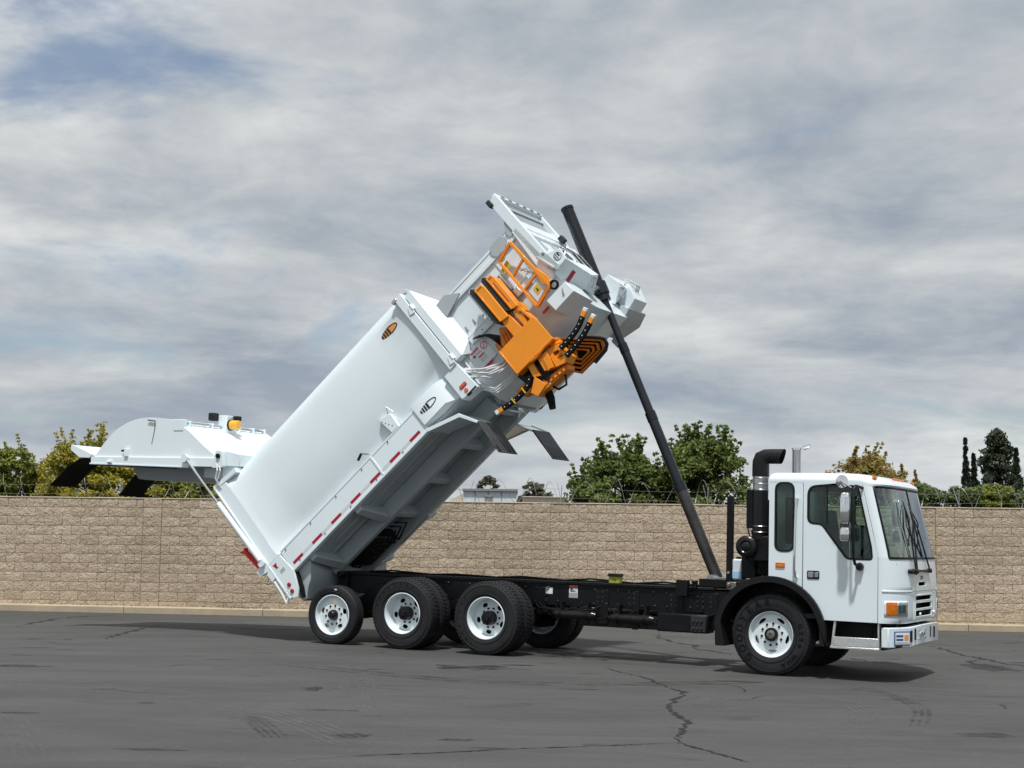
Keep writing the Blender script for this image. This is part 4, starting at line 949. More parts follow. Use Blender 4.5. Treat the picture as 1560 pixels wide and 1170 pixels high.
b=MB(); b.box(3.49,3.575,-.66,-.58,1.22,2.385); po_=b.build('upright_post','frameblack',truck,bevel=.006); b=MB(); b.cyl((3.53,-.665,1.33),(3.53,-.68,1.33),.02,n=10); b.build('bolt','steel',po_)
b=MB(); b.prism(rnd(rect(3.60,3.745,1.24,1.52),.03),-.72,-.52); bo=b.build('washer_bottle','bottle',truck,bevel=.02); b=MB(); b.prism(rnd(rect(3.597,3.748,1.235,1.37),.03),-.723,-.517); b.build('bottle_fluid','fluid',bo,bevel=.02); b=MB(); b.cyl((3.66,-.62,1.52),(3.66,-.62,1.55),.035,n=12); b.build('bottle_cap','plastic',bo)
b=MB(); b.box(3.74,3.95,-.75,-.45,1.26,1.56); b.build('relay_box','frameblack',truck,bevel=.015)
b=MB(); b.box(3.52,3.66,-.72,-.56,1.10,1.20); b.cyl((3.56,-.73,1.16),(3.56,-.76,1.16),.03,n=10); b.build('filler_block','hubgrey',truck,bevel=.01)
# ---------------------------------------------------------------- hoist cylinder
h0=Vector((3.134,0,1.22)); h1=Vector((.586,0,6.838)); hd=h1-h0
def hp(t): return h0+hd*t
hl=MB(); hl.cyl(hp(.757),hp(1.0),.094,n=28); hoist=hl.build('hoist_cylinder','hoist',truck,smooth=40)
for n_,t0,t1,r,m in (('stage',.60,.76,.058,'hoistrod'),('stage',.415,.615,.066,'hoistrod'),('stage',.228,.43,.075,'hoistrod'),('stage',.0,.245,.085,'hoistbase')):
    b=MB(); b.cyl(hp(t0),hp(t1),r,n=26); b.build(n_,m,hoist,smooth=40)
    b=MB(); b.cyl(hp(t1-.022),hp(t1+.001),r+.006,n=26); b.build('gland','hoist',hoist,smooth=40)
b=MB(); b.cyl(hp(.752),hp(.785),.125,n=24); b.cyl(hp(.735),hp(.755),.105,n=24); b.build('collar','hoist',hoist,bevel=.006)
b=MB(); b.cyl(hp(.767)+Vector((0,-.22,0)),hp(.767)+Vector((0,.22,0)),.05,n=16); b.build('trunnion','steel',hoist)
b=MB(); b.cyl(hp(.995),hp(1.003),.102,n=28); b.build('end_cap','hoist',hoist,bevel=.004)
b=MB(); b.cyl((3.134,-.3,1.22),(3.134,.3,1.22),.06,n=16); b.build('base_pin','steel',hoist)
# ---------------------------------------------------------------- tipped body (x along the body, z across it)
BL,BRT=(-3.0,0,1.1),(0,R(-43),0)
ZL=[.66,.74,.85,1.0,1.2,1.4,1.6,1.8,2.0,2.08,2.14,2.19,2.235,2.27,2.295]
WL=[1.10,1.125,1.152,1.178,1.199,1.208,1.208,1.203,1.19,1.181,1.169,1.15,1.12,1.08,1.03]
def wz(z): return float(np.interp(z,ZL,WL))
def bxs(z): return float(np.interp(z,[.66,.724,.9,1.2,1.5,1.9,2.23],[-.07,-.102,-.19,-.247,-.25,-.20,-.131]))
def bxf(z): return 3.79-.11*math.sin(math.pi*min(1,max(0,(z-.66)/1.6)))
b=MB()
for s in (-1,1):
    rows=[]
    for z in ZL: rows.append([(-.385,s*min(1.238,wz(z)+.075+max(0,.8-z)*.6),z),(bxs(z),s*wz(z),z)]+[(bxs(z)+(bxf(z)-bxs(z))*t,s*(wz(z)+.008*math.sin(math.pi*t)),z) for t in (.15,.35,.5,.65,.85)]+[(bxf(z),s*wz(z),z),(3.80,s*min(1.23,wz(z)+.08),z)])
    b.grid(rows)
rf=[]
for x in (-.385,0,1,2,3,3.95): rf.append([(x,-1.03,2.295),(x,-.5,2.32),(x,.5,2.32),(x,1.03,2.295)])
b.grid(rf)
body=b.build('refuse_body','white',truck,smooth=40,solid=.01,loc=BL,rot=BRT)
def bb_(m,n,mt='white',bev=.006,sm=40,**k): return m.build(n,mt,body,bevel=bev,smooth=sm,**k)
# roof edge tube
for s in (-1,1):
    # rear collar
    b=MB(); b.prism([(-.605,.66),(-.385,.69),(-.385,2.25),(-.44,2.275),(-.605,2.285)],min(s*1.242,s*1.10),max(s*1.242,s*1.10)); bb_(b,'rear_collar')
    b=MB(); b.prism([(-.65,2.285),(-.13,2.225),(-.10,2.30),(-.62,2.36)],min(s*1.25,s*1.0),max(s*1.25,s*1.0)); bb_(b,'collar_cap')
    b=MB(); b.prism([(-.626,.655),(-.34,.69),(-.29,.285),(-.40,.02),(-.50,-.085),(-.585,-.03)],min(s*1.25,s*1.21),max(s*1.25,s*1.21)); bb_(b,'tail_plate')
    b=MB(); b.box(-.63,-.60,min(s*1.262,s*1.2),max(s*1.262,s*1.2),-.02,2.28); bb_(b,'collar_edge')
    b=MB(); b.box(-.63,-.33,min(s*1.252,s*1.2),max(s*1.252,s*1.2),.655,.672); bb_(b,'collar_seam',bev=.002)
    for x,z in ((-.496,.17),(-.516,.056)):
        b=MB(); b.cyl((x,s*1.25,z),(x,s*1.268,z),.038,.032,n=20); bb_(b,'tail_lamp','redlens',.004)
    # rail skirt
    b=MB(); b.box(-.31,2.93,min(s*1.235,s*1.16),max(s*1.235,s*1.16),.30,.672); bb_(b,'side_rail')
    b=MB(); b.box(-.31,2.93,min(s*1.243,s*1.15),max(s*1.243,s*1.15),.276,.318); bb_(b,'rail_lip')
    b=MB(); b.box(-.30,2.93,min(s*1.241,s*1.12),max(s*1.241,s*1.12),.664,.69); bb_(b,'rail_top',bev=.003)
    b=MB(); b.box(1.885,1.918,min(s*1.245,s*1.2),max(s*1.245,s*1.2),.31,.68); bb_(b,'rail_joint',bev=.003)
    for k in range(7):
        x=-.225+.467*k; b=MB(); b.box(x,x+.225,min(s*1.238,s*1.2),max(s*1.238,s*1.2),.353,.400); bb_(b,'reflector_strip','redtape',0)
        if k<6: b=MB(); b.box(x+.23,x+.462,min(s*1.237,s*1.2),max(s*1.237,s*1.2),.353,.400); bb_(b,'silver_strip','silvertape',0)
    b=MB()
    for x in np.arange(-.2,2.9,.62): b.cyl((x,s*1.24,.64),(x,s*1.248,.64),.012,n=8); b.cyl((x+.1,s*1.24,.335),(x+.1,s*1.248,.335),.012,n=8)
    bb_(b,'rail_screws','hubgrey',0)['kind']='stuff'
    # front tool box with logo, lamp box
    b=MB(); q=[(2.93,.37),(3.41,.375),(3.41,.752),(2.93,.745)]; y0,y1,y2=s*1.262,s*1.12,s*1.15
    b.add([(2.93,y0,.37),(3.41,y0,.375),(3.64,y2,.30),(3.60,y2,.748),(3.41,y0,.752),(2.93,y0,.745),(2.90,y1,.37),(3.41,y1,.30),(3.64,y1,.30),(3.60,y1,.748),(3.41,y1,.752),(2.90,y1,.745)],
        [(0,1,4,5),(1,2,3,4),(0,5,11,6),(5,4,10,11),(4,3,9,10),(0,6,7,1),(1,7,8,2),(2,8,9,3),(6,11,10,7),(7,10,9,8)]); bb_(b,'tool_box')
    b=MB(); b.prism([(3.655,.225),(3.975,.19),(3.945,.712),(3.655,.70)],min(s*1.25,s*1.0),max(s*1.25,s*1.0)); bb_(b,'lamp_box')
    b=MB(); b.prism(rnd([(3.735,.345),(3.875,.345),(3.875,.405),(3.735,.405)],.029,6),min(s*1.25,s*1.262),max(s*1.25,s*1.262)); bb_(b,'side_lamp','redlens',.004)
    b=MB(); b.prism(rnd([(3.75,.36),(3.86,.36),(3.86,.39),(3.75,.39)],.014,6),min(s*1.262,s*1.266),max(s*1.262,s*1.266)); bb_(b,'lamp_element','orangelens',.001)
    b=MB(); b.cyl((3.80,s*1.25,.285),(3.80,s*1.262,.285),.034,n=20); bb_(b,'round_lamp','orangelens',.004)
    b=MB(); b.box(3.76,3.96,min(s*1.253,s*1.2),max(s*1.253,s*1.2),.205,.228); bb_(b,'lamp_slot','frameblack',0)
    # double front hinge bars
    b=MB(); b.box(3.80,3.945,min(s*1.27,s*1.12),max(s*1.27,s*1.12),.70,2.22); bb_(b,'front_bar')
    b=MB(); b.box(3.962,4.09,min(s*1.25,s*1.1),max(s*1.25,s*1.1),.74,2.14); bb_(b,'front_bar')
    for z in (.83,1.90):
        b=MB(); b.cyl((3.955,s*1.26,z-.05),(3.955,s*1.26,z+.05),.034,n=12); b.prism(rnd([(3.85,z-.08),(3.95,z-.11),(3.98,z+.02),(3.90,z+.05)],.02),min(s*1.27,s*1.285),max(s*1.27,s*1.285)); bb_(b,'hinge')
    b=MB(); b.box(3.74,3.84,min(s*1.275,s*1.2),max(s*1.275,s*1.2),2.17,2.225); bb_(b,'lifting_lug','steel')
    # sloping front panel down to the hopper
    b=MB(); b.add([(4.09,s*1.235,.74),(4.09,s*1.235,2.13),(4.02,s*1.16,2.27),(4.30,s*1.04,1.72),(4.30,s*1.04,.95),(4.15,s*1.08,.74)],[(0,1,3,4),(1,2,3),(0,4,5)]); bb_(b,'front_slope',bev=0,sm=0,solid=.012)
    # fender and mud flap
    P1=[(2.90,.30),(3.46,.075),(3.60,-.20)]
    b=MB(); y0,y1=min(s*1.235,s*.60),max(s*1.235,s*.60)
    b.prism([(2.90,.318),(3.47,.10),(3.62,-.195),(3.60,-.205),(3.455,.075),(2.90,.285)],y0,y1); bb_(b,'fender',bev=.003)
    b=MB(); b.prism([(2.90,.33),(3.475,.115),(3.635,-.19),(3.60,-.21),(3.445,.06),(2.90,.27)],min(s*1.245,s*1.22),max(s*1.245,s*1.22)); bb_(b,'fender_lip',bev=.004)
    b=MB(); b.prism([(3.61,-.18),(3.635,-.19),(3.61,-.50),(3.59,-.78),(3.575,-.78),(3.59,-.48)],min(s*1.23,s*.62),max(s*1.23,s*.62)); bb_(b,'mud_flap','greyflap',.003)
    for k in range(5):
        y=s*(.70+.11*k); b=MB(); b.prism([(3.602,-.45),(3.612,-.45),(3.597,-.76),(3.585,-.76)],y-.008,y+.008); bb_(b,'flap_rib','flap',0)
    b=MB(); b.tube([(3.56,s*1.15,-.50),(3.555,s*1.15,-.62),(3.555,s*1.0,-.62),(3.56,s*1.0,-.50)],.008,6); bb_(b,'flap_hook','steel',0)
# underside: floor, sills, gussets, tail sump
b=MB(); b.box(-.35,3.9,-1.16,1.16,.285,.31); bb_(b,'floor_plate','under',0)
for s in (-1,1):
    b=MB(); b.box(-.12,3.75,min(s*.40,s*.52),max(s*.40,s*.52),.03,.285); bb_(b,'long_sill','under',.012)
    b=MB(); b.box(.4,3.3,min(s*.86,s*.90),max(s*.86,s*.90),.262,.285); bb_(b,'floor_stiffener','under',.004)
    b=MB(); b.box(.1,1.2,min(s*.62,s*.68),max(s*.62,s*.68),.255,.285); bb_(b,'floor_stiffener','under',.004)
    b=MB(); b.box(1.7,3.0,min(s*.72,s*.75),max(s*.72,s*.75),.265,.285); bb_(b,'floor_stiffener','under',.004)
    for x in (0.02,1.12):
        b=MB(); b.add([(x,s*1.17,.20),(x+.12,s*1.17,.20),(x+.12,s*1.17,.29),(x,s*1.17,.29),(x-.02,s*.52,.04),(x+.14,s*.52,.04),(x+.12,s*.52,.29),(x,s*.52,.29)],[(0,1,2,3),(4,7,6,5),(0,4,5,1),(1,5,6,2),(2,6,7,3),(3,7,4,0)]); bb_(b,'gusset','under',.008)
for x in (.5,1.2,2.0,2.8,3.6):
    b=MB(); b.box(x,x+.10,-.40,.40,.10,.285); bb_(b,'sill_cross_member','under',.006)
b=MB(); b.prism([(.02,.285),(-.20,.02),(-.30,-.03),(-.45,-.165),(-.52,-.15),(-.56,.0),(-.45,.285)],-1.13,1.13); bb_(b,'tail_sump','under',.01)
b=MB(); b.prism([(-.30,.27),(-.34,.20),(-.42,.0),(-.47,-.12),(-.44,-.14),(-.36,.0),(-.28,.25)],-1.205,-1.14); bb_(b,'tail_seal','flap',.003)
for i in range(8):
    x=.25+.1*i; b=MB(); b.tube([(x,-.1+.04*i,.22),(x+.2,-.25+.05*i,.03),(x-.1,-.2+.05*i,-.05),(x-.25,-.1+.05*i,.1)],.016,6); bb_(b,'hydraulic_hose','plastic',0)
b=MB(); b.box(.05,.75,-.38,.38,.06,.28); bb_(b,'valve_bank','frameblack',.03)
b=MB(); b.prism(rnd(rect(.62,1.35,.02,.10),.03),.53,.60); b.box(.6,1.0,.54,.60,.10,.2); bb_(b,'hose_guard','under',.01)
# side details
b=MB(); b.prism([(2.43,.69),(2.585,.69),(2.60,.93),(2.55,.965),(2.38,1.0)],-1.245,-1.16); bb_(b,'hinge_bracket')
b=MB(); b.tube([(2.55,-1.22,.96),(2.62,-1.26,1.06),(2.66,-1.24,.93)],.008,6); bb_(b,'bracket_pin','steel',0)
b=MB()
for k in range(4): b.box(2.40+.033*k,2.415+.033*k,-1.248,-1.24,.93-.055*k,.945-.055*k)
bb_(b,'bracket_slots','frameblack',0)
b=MB(); b.tube([(1.70,-1.22,.80),(1.82,-1.26,.82)],.022,8); b.tube([(1.82,-1.25,.82),(1.90,-1.22,.74)],.008,6); bb_(b,'latch_handle','plastic',0)
def lens(cx_,cz,L_,H_,y,m1,parent,fill=None,bars=4,th=.003):
    """pointed oval emblem: bars on one half, an outlined half on the other"""
    def hw(u): return H_/2*math.sqrt(max(0,1-abs(2*u/L_)**1.7))
    if fill:
        up=[(cx_+u,cz+hw(u)) for u in np.linspace(-L_/2,L_/2,25)]; dn=[(cx_+u,cz-hw(u)) for u in np.linspace(L_/2,-L_/2,25)][1:-1]
        b=MB(); b.prism(up+dn,y-.0005,y+.01); b.build('emblem_field',fill,parent,smooth=0)
    for k in range(bars):
        u0=-L_/2+.03*L_+L_*.13*k; u1=u0+L_*.085; b=MB(); b.prism([(cx_+u0,cz-hw(u0)*.92),(cx_+u1,cz-hw(u1)*.92),(cx_+u1,cz+hw(u1)*.92),(cx_+u0,cz+hw(u0)*.92)],y-th,y); b.build('emblem_bar',m1,parent,smooth=0)
    us=np.linspace(.02*L_,L_/2,14); out=[(cx_+u,cz+hw(u)) for u in us]+[(cx_+u,cz-hw(u)) for u in us[::-1]][1:]; inn_=[(cx_+.02*L_+(u-.02*L_)*.88,cz+hw(u)*.74) for u in us]+[(cx_+.02*L_+(u-.02*L_)*.88,cz-hw(u)*.74) for u in us[::-1]][1:]
    b=MB(); b.prism(out,y-th,y,holes=[inset([(x+.004,z) for x,z in inn_],.002)]) ; b.build('emblem_outline',m1,parent,smooth=0)
lens(3.175,.562,.36,.12,-1.2625,'decal',body)
lens(3.41,1.945,.36,.135,-1.205,'decal',body,fill='decalorange')
# maker mark low on the tail plate
b=MB(); b.prism([(-.555,.60),(-.47,.60),(-.49,.53),(-.53,.55)],-1.2525,-1.25); bb_(b,'maker_mark','decalred',0)
v,f=textmesh('K',.10); b=MB(); b.add([(x-.50,-1.2535,y+.53) for x,y,z in v],f); bb_(b,'maker_letter','decal',0,0)
b=MB()
for k in range(3): b.box(-.50,-.40,-1.2525,-1.25,.44-.022*k,.452-.022*k)
bb_(b,'maker_text','decalgrey',0)
# tailgate lock at the lower rear corner, red safety prop
b=MB(); b.prism(rnd([(-.64,.80),(-.84,.72),(-.85,.65),(-.80,.61),(-.65,.575),(-.63,.60)],.03),-1.26,-1.20); bb_(b,'lock_plate')
b=MB(); b.prism(rnd([(-.72,.57),(-.63,.585),(-.60,.42),(-.715,.40)],.02),-1.26,-1.20); bb_(b,'lock_link')
b=MB(); b.tube([(-.69,-1.23,.39),(-.70,-1.23,.18),(-.735,-1.23,-.02)],[.03,.024,.012],8); b.tube([(-.735,-1.23,-.02),(-.66,-1.23,.02),(-.59,-1.23,.01)],.022,8); bb_(b,'lock_rod','white',0)
b=MB(); b.tube([(-.74,-1.23,.50),(-.80,-1.23,.48)],.008,6); bb_(b,'lock_pin','steel',0)
b=MB(); b.prism([(-.745,.745),(-.82,.74),(-.885,1.17),(-.83,1.19)],-1.20,-1.12); b.prism([(-.885,1.15),(-.93,1.20),(-.90,1.215),(-.86,1.18),(-.825,1.215),(-.80,1.20),(-.83,1.15)],-1.20,-1.12); bb_(b,'safety_prop','red',.006)
b=MB(); b.prism([(-.775,.80),(-.79,.80),(-.845,1.13),(-.83,1.13)],-1.205,-1.2); bb_(b,'prop_slot','decalred',0)
# ---------------------------------------------------------------- hopper at the front of the body
HW=1.05
def hsec(sc_=1.):
    pts=[(-HW,1.66),(-HW,1.2),(-HW,.95),(-HW+.01,.72)]
    for a in np.linspace(0,90,9)[1:]: pts.append((-.50-.54*math.cos(R(a)),.60-.62*math.sin(R(a))))
    return pts
sec=hsec(); full=sec+[(-y,z) for y,z in reversed(sec)]
b=MB(); b.grid([[(x,y,z) for y,z in full] for x in (3.95,4.5,5.2,5.97)])
hop=b.build('hopper','white',truck,smooth=40,solid=.012,loc=BL,rot=BRT)
def hh(m,n,mt='white',bev=.006,sm=40,**k): return m.build(n,mt,hop,bevel=bev,smooth=sm,**k)
b=MB(); b.prism(full,5.95,5.99,ax='x'); hh(b,'front_wall')
for s in (-1,1):
    yy=lambda a,c:(min(s*a,s*c),max(s*a,s*c))
    b=MB(); b.box(4.1,5.95,*yy(1.09,1.0),1.56,1.68); hh(b,'top_rail')
    b=MB(); b.box(4.1,5.95,*yy(1.10,1.04),1.50,1.565); hh(b,'top_rail_lip')
    b=MB(); b.add([(4.1,s*1.095,1.645),(5.95,s*1.095,1.645),(5.95,s*1.0,1.74),(4.1,s*1.0,1.74)],[(0,1,2,3)]); b.add([(4.1,s*1.0,1.68),(5.95,s*1.0,1.68),(5.95,s*.9,1.74),(4.1,s*.9,1.74)],[(0,1,2,3)]); hh(b,'top_flange','under',0,0,solid=.008)  # grey tone stands for the shade on the tilted flange
    b=MB(); b.box(4.28,5.6,*yy(1.085,1.04),.925,.955); hh(b,'seam_rail',bev=.004)
    b=MB(); b.box(4.28,5.6,*yy(1.10,1.04),.80,.91); hh(b,'seam_flange',bev=.004)
    for x in (4.75,5.35):
        b=MB(); b.prism([(x,.95),(x+.08,.95),(x+.08,1.5),(x,1.5)],*yy(1.075,1.04)); hh(b,'wall_rib',bev=.004)
    b=MB()
    for x in np.arange(4.35,5.5,.17): b.cyl((x,s*1.05,1.03+.08*((x*10)%2>1)),(x,s*1.062,1.03),.014,n=8)
    for x in np.arange(4.35,5.5,.2): b.cyl((x,s*1.10,.855),(x,s*1.108,.855),.011,n=8)
    hh(b,'bolt_heads','hubgrey',0)['kind']='stuff'
    b=MB(); b.prism([(4.08,1.69),(4.43,1.72),(4.65,1.55),(4.26,1.43)],*yy(1.115,1.105)); hh(b,'guard_plate','under',.003)  # grey colour paints the shade of these leaning plates
    b=MB(); b.prism(rnd([(5.41,1.58),(5.44,1.70),(5.70,1.72),(5.77,1.60),(5.62,1.49),(5.45,1.50)],.04),*yy(1.115,1.105)); hh(b,'guard_plate','under',.003)
    # lower front corner pods
    b=MB(); A=[(5.97,s*1.20,.58),(6.25,s*1.20,.63),(6.27,s*.66,.364),(6.05,s*.62,.304),(5.92,s*.80,.371)]; Bq=[(5.97,s*.42,.64),(6.25,s*.42,.66),(6.30,s*.42,.40),(6.02,s*.42,.22),(5.92,s*.42,.42)]
    b.add(A+Bq,[(0,1,2,3,4),(9,8,7,6,5)]+[(i,5+i,5+(i+1)%5,(i+1)%5) for i in range(5)]); hh(b,'front_pod','white',.004,25)
    for z,x in ((.37,6.25),(.29,6.14)): b=MB(); b.cyl((x-.01,s*.53,z+.01),(x+.03,s*.53,z-.03),.022,n=10); hh(b,'pod_bolt','steel',0)
    def zp(x,y): return .58+.1786*(x-5.97)-.5*(1.2-y)
    q=[(x+.0006,s*(y+.0018),zp(x,y)-.004) for x,y in ((5.975,.985),(6.17,.985),(6.17,.92),(5.975,.92))]
    b=MB(); b.add(q,[(0,1,2,3)]); hh(b,'reflector_strip','redtape',0,0,solid=.002)
    b=MB(); b.hexa([(5.63,s*1.22,.145),(6.03,s*1.22,.155),(6.04,s*.74,.02),(5.62,s*.74,.10),(5.62,s*1.22,.36),(6.02,s*1.22,.36),(6.02,s*.74,.36),(5.62,s*.74,.36)]); hh(b,'front_box','white',.006,30)
    b=MB(); b.tube([(5.93,s*1.225,.32),(5.90,s*1.24,.26),(5.88,s*1.225,.22)],.010,6); hh(b,'box_latch','steel',0)
# far side fender-like wing and lower blade of the front pod
b=MB(); b.prism([(6.02,.40),(6.22,.52),(6.34,.42),(6.26,.16),(6.0,.10)],.70,1.2); hh(b,'front_wing','white',.01)
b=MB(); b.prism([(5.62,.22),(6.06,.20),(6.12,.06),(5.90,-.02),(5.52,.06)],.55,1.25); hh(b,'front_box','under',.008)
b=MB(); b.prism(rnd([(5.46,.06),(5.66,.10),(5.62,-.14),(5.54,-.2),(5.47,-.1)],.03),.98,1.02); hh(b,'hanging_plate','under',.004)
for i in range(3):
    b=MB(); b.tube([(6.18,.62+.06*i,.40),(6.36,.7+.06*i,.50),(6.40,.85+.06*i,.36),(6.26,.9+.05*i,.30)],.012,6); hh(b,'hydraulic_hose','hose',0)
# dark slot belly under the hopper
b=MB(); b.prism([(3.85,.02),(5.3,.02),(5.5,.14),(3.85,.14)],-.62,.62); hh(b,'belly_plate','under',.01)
# decals on the near hopper side
def hdec(x0,x1,z0,z1,nm,mt,off=.0):
    b=MB(); y=-HW-.0075-off; b.box(x0,x1,y-.0015,y,z0,z1); hh(b,nm,mt,0,0)
hdec(4.10,4.47,.42,.77,'decal_panel','silvertape')
hdec(4.14,4.30,.70,.735,'warning_header','decalred',.002); hdec(4.15,4.185,.63,.67,'warning_symbol','decal',.002); hdec(4.20,4.31,.64,.65,'warning_text','decalgrey',.002); hdec(4.20,4.30,.66,.67,'warning_text','decalgrey',.002)
hdec(4.21,4.33,.575,.605,'warning_header','decalred',.002); hdec(4.21,4.35,.545,.555,'warning_text','decalgrey',.002); hdec(4.21,4.33,.52,.53,'warning_text','decalgrey',.002); hdec(4.21,4.34,.495,.505,'warning_text','decalgrey',.002)
v,f=textmesh('DANGER',.034); b=MB(); b.add([(x+4.22,-HW-.0125,y+.7175) for x,y,z in v],f); hh(b,'warning_word','whitelabel',0,0)
v,f=textmesh('CAUTION',.026); b=MB(); b.add([(x+4.27,-HW-.0125,y+.59) for x,y,z in v],f); hh(b,'warning_word','whitelabel',0,0)
b=MB(); b.lathe([(.05,0),(.062,0),(.062,-.002),(.05,-.002)],n=28,closed=True); b.v=[(x+4.40,y-HW-.010,z+.68) for x,y,z in b.v]; b.hexa([(4.36,-HW-.012,.645),(4.37,-HW-.012,.64),(4.37,-HW-.009,.64),(4.36,-HW-.009,.645),(4.43,-HW-.012,.72),(4.44,-HW-.012,.715),(4.44,-HW-.009,.715),(4.43,-HW-.009,.72)]); hh(b,'prohibition_sign','decalred',0)
hdec(4.20,4.36,.375,.42,'reflector_strip','redtape',.004); hdec(5.42,5.56,.30,.345,'reflector_strip','redtape',.03)
# bundle of white hoses looping out of the lamp box
for i in range(12):
    k=i/11; b=MB()
    b.tube([(3.95,-1.10-.03*(i%4),.62-.30*k),(4.06+.03*(i%3),-1.20-.02*(i%3),.46-.28*k),(4.22+.02*(i%4),-1.22-.02*(i%2),.33-.26*k),(4.42+.03*(i%3),-1.18,.24-.20*k),(4.60+.05*(i%3),-1.08,.30-.20*k)] if i<9 else [(3.97,-1.12,.25-.05*(i-9)),(4.15,-1.2,-.02-.04*(i-9)),(4.45,-1.16,-.06-.03*(i-9)),(4.68,-1.02,.16),(4.78,-1.0,.32)],.014,7); hh(b,'hydraulic_hose','hose',0,60)
for i in range(8):
    b=MB(); b.tube([(4.30+.02*i,-1.07,.88-.01*i),(4.46+.02*i,-1.14,.80-.015*i),(4.62,-1.18,.66-.03*i),(4.74+.01*i,-1.15,.50-.03*i)],.013,6); hh(b,'hydraulic_hose','plastic',0,60)
b=MB(); b.tube([(4.02,-1.11,.70),(4.02,-1.14,.52),(4.06,-1.15,.42)],.012,6); hh(b,'hydraulic_hose','hose',0)
# canopy frame standing at the front
def bar(p,q,w,d,nm,mt='white',bev=.006):
    p=Vector(p);q=Vector(q); dd=(q-p).normalized(); a=Vector((1,0,0)); a=(a-dd*a.dot(dd)).normalized(); c=dd.cross(a); b=MB(); b.hexa([tuple(p+a*w*i+c*d*j) for i,j in ((-1,-1),(1,-1),(1,1),(-1,1))]+[tuple(q+a*w*i+c*d*j) for i,j in ((-1,-1),(1,-1),(1,1),(-1,1))]); return hh(b,nm,mt,bev)
YF=.52
bar((5.985,-1.08,.93),(5.985,-1.08,2.24),.085,.05,'canopy_post'); bar((6.00,YF,1.08),(6.00,YF,2.26),.05,.035,'canopy_post')
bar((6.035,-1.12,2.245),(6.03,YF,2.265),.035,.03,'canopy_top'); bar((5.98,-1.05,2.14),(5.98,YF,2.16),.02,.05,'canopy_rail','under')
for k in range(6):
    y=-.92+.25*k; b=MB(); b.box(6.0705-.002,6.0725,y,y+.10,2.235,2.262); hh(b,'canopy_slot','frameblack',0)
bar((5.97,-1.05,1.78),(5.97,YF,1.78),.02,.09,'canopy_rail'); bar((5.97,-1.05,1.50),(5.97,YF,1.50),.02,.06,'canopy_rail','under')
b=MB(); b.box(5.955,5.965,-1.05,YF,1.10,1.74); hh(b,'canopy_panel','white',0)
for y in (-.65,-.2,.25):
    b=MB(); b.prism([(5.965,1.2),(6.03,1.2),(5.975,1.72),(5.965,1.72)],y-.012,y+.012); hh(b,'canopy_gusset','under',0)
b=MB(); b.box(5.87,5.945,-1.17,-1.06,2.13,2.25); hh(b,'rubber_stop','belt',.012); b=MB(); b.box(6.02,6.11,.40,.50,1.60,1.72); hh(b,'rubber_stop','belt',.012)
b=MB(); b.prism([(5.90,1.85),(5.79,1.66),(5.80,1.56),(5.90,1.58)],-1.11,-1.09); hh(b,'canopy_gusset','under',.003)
b=MB(); b.prism([(5.88,1.60),(5.97,1.60),(6.0,.95),(5.93,.60),(5.80,.55)],-1.13,-1.06); hh(b,'post_foot','white',.006)
b=MB(); b.prism(rnd([(5.97,1.00),(6.06,.98),(6.10,.66),(6.0,.60),(5.95,.72)],.03),-1.165,-1.13,holes=[[(6.02+.022*math.cos(a),.945+.022*math.sin(a)) for a in np.linspace(0,2*math.pi,13)[:-1]]]); hh(b,'pivot_plate','under',.004)
b=MB(); b.prism(rnd([(6.08,.92),(6.27,.84),(6.24,.62),(6.08,.66)],.02),-1.14,-1.10); hh(b,'logo_plate','white',.004)
b=MB(); b.lathe([(.058,0),(.066,0),(.066,-.002),(.058,-.002)],n=26,closed=True); b.v=[(x+6.165,y-1.1405,z+.765) for x,y,z in b.v]; b.box(6.12,6.13,-1.1435,-1.1405,.72,.81); b.box(6.15,6.16,-1.1435,-1.1405,.71,.82); b.box(6.18,6.205,-1.1435,-1.1405,.75,.81); hh(b,'round_emblem','decal',0)
for i in range(5):
    b=MB(); b.tube([(6.02,-.9+.1*i,.95),(6.20,-.85+.12*i,1.0+.03*i),(6.26,-.7+.1*i,.86),(6.24,-.6+.1*i,.64)],.012,6); hh(b,'hydraulic_hose','plastic' if i%2 else 'steel',0)
for i in range(6):
    b=MB(); y=-.75+.12*i; b.cyl((6.0,y,.80),(6.20,y,.80-.02*i),.025,n=8); hh(b,'valve','steel',0)
b=MB(); b.cyl((5.93,-1.17,.98),(6.02,-1.17,.66),.026,n=12); b.cyl((6.02,-1.17,.66),(6.045,-1.17,.58),.012,n=8); hh(b,'ram','chrome',0)
for i in range(6):
    b=MB(); b.tube([(5.45+.07*i,-1.08,1.30-.12*i),(5.55+.06*i,-1.13,1.22-.1*i),(5.60+.05*i,-1.12,1.05-.08*i),(5.74+.03*i,-1.08,1.02-.07*i)],.008,5); hh(b,'hydraulic_hose','hose',0)
b=MB(); b.cyl((5.30,-1.10,.95),(5.30,-1.14,1.25),.04,n=12); b.box(5.20,5.40,-1.13,-1.06,.78,.92); hh(b,'valve','steel',.006)
b=MB(); b.lathe([(.045,-.02),(.075,-.02),(.075,.02),(.045,.02)],n=20,closed=True); b.v=[(x+5.86,y-1.2,z+.46) for x,y,z in b.v]; hh(b,'roller','flap',.004)
